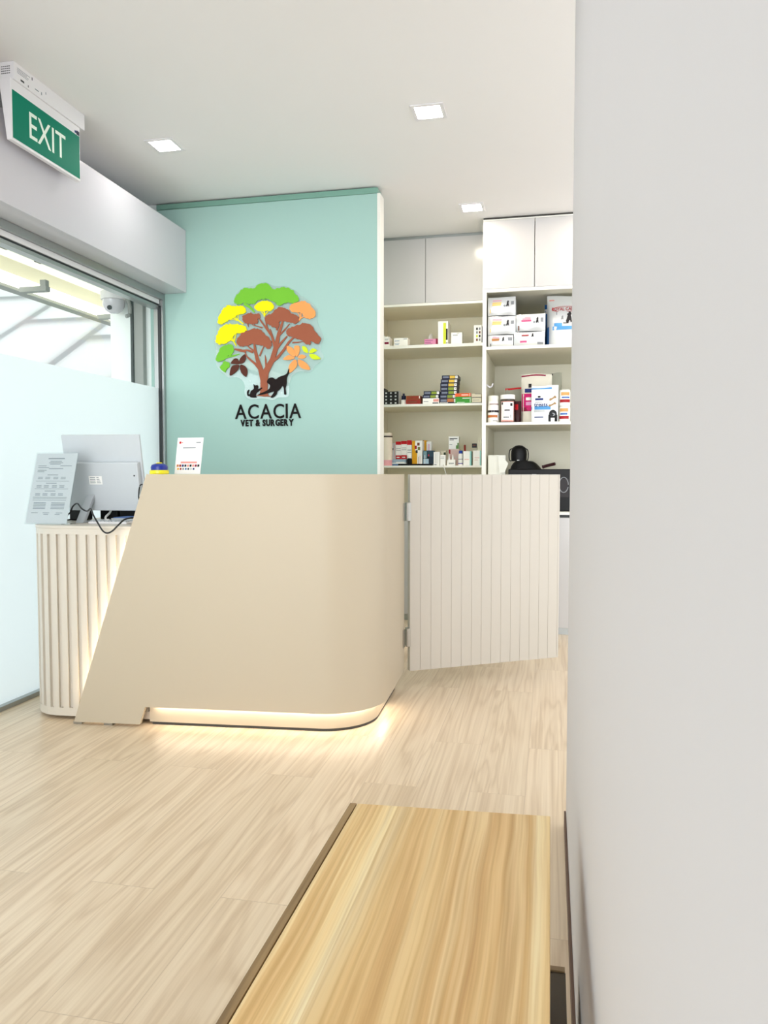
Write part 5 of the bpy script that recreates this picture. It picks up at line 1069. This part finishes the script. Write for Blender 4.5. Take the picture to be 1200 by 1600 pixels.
# ------------------------------------------------------------------ in the right-hand niche
t = Thing('printer', 'black printer on the white worktop behind the gate', 'printer', (-0.06, 5.36, 0.805))
b = MB(); b.box(-0.275, 0.155, 5.20, 5.56, 0.8052, 1.084, 'black'); t.part('body', b, 0.006)
b = MB(); b.box(-0.24, 0.12, 5.196, 5.1995, 0.90, 1.02, 'dk'); b.box(-0.12, -0.09, 5.194, 5.1959, 1.045, 1.05, 'lgrey'); t.part('front_tray', b)
b = MB(); b.tube([(0.086 + 0.03*math.cos(a*0.3), 5.195, 0.98 + 0.05*math.sin(a*0.3)) for a in range(21)], 0.003, 'grey', 6, 1); t.part('dial_ring', b)
t = Thing('black_bag', 'black bag with a round hood and loops lying on the printer', 'bag', (-0.2, 5.33, 1.085))
b = MB(); rows = []
for z, w0, w1 in ((1.0852, -0.268, -0.058), (1.105, -0.262, -0.075), (1.125, -0.25, -0.095), (1.137, -0.235, -0.115), (1.139, -0.22, -0.13)):
    c0, rr = (w0 + w1)/2, (w1 - w0)/2; f_ = 1 - (z - 1.0852)*4
    rows.append([(c0 + rr*math.copysign(abs(math.cos(6.2832*k/28))**.6, math.cos(6.2832*k/28)), 5.33 + 0.115*f_*math.copysign(abs(math.sin(6.2832*k/28))**.6, math.sin(6.2832*k/28)), z) for k in range(28)])
b.grid(rows, 'black', True); b.face(rows[-1], 'black'); b.face(list(reversed(rows[0])), 'black'); t.part('body', b)
b = MB(); b.lathe(-0.211, 5.33, [(0.052, 1.1392), (0.054, 1.18), (0.052, 1.21), (0.042, 1.232), (0.024, 1.244), (0.0, 1.248)], 'black', 24); t.part('hood', b)
for s_ in (-1, 1):
    b = MB(); b.tube([(-0.211 + s_*0.035, 5.29, 1.225), (-0.211 + s_*0.058, 5.285, 1.215), (-0.211 + s_*0.064, 5.28, 1.18), (-0.211 + s_*0.060, 5.28, 1.145), (-0.211 + s_*.05, 5.28, 1.141)], 0.0035, 'black'); t.part('loop', b)
b = MB(); b.box(-0.222, -0.207, 5.2755, 5.2765, 1.142, 1.147, 'w'); b.box(-0.22, -0.21, 5.2766, 5.29, 1.1415, 1.1465, 'black'); t.part('tag', b, label='white tag')
b = MB(); b.tube([(-0.052, 5.30, 1.099), (-0.02, 5.29, 1.108), (0.03, 5.27, 1.120)], lambda s_: 0.0105 if s_ > .1 else 0.013, 'dkredbrown'); single('tool_handle', b, 'dark handle sticking out to the right of the black bag', 'handle')
t = Thing('paper_bag', 'folded white paper bag standing left of the printer', 'bag', (-0.35, 5.26, 0.805))
b = MB(); b.prism([(-0.412, 5.21), (-0.33, 5.205), (-0.295, 5.23), (-0.30, 5.32), (-0.405, 5.325)], 0.8052, 1.178, 'w2'); t.part('bag', b, 0.004)
b = MB(); b.prism_y([(-0.335, 1.06), (-0.30, 1.06), (-0.276, 1.122), (-0.315, 1.165), (-0.345, 1.172)], 5.198, 5.204, 'w2'); t.part('flap', b, label='turned-out flap')

# ================================================================== LIGHT AND CAMERA
w = bpy.data.worlds.new('sky'); scene.world = w; w.use_nodes = True
bg = w.node_tree.nodes['Background']; bg.inputs[0].default_value = (0.93, 0.97, 1.0, 1)
# overcast daylight; brighter cone added behind the viewer to light desk and shelves
SKY_BASE, SKY_FILL = 1.05, 4.8
nt = w.node_tree; tc = nt.nodes.new('ShaderNodeTexCoord')
dt = nt.nodes.new('ShaderNodeVectorMath'); dt.operation = 'DOT_PRODUCT'; nt.links.new(tc.outputs['Generated'], dt.inputs[0]); dt.inputs[1].default_value = (0.0, -0.998, 0.05)
mr = nt.nodes.new('ShaderNodeMapRange'); mr.interpolation_type = 'SMOOTHSTEP'; nt.links.new(dt.outputs['Value'], mr.inputs['Value'])
mr.inputs['From Min'].default_value = 0.88; mr.inputs['From Max'].default_value = 0.97; mr.inputs['To Min'].default_value = SKY_BASE; mr.inputs['To Max'].default_value = SKY_FILL
nt.links.new(mr.outputs['Result'], bg.inputs[1])
cam = bpy.data.cameras.new('camera'); co = bpy.data.objects.new('camera', cam); COL.objects.link(co); scene.camera = co
co.location = (0, 0, 1.05); co.rotation_euler = (R(90 - 2.8148), 0, R(12.2108))
cam.sensor_fit = 'HORIZONTAL'; cam.sensor_width = 36; cam.lens = 36.0; cam.clip_start = 0.01
vs = scene.view_settings; vs.view_transform = 'Standard'; vs.look = 'None'; vs.gamma = 1.0; vs.use_curve_mapping = False; vs.exposure = 0.65
scene.cycles.max_bounces = 10; scene.cycles.diffuse_bounces = 6; scene.cycles.transparent_max_bounces = 12
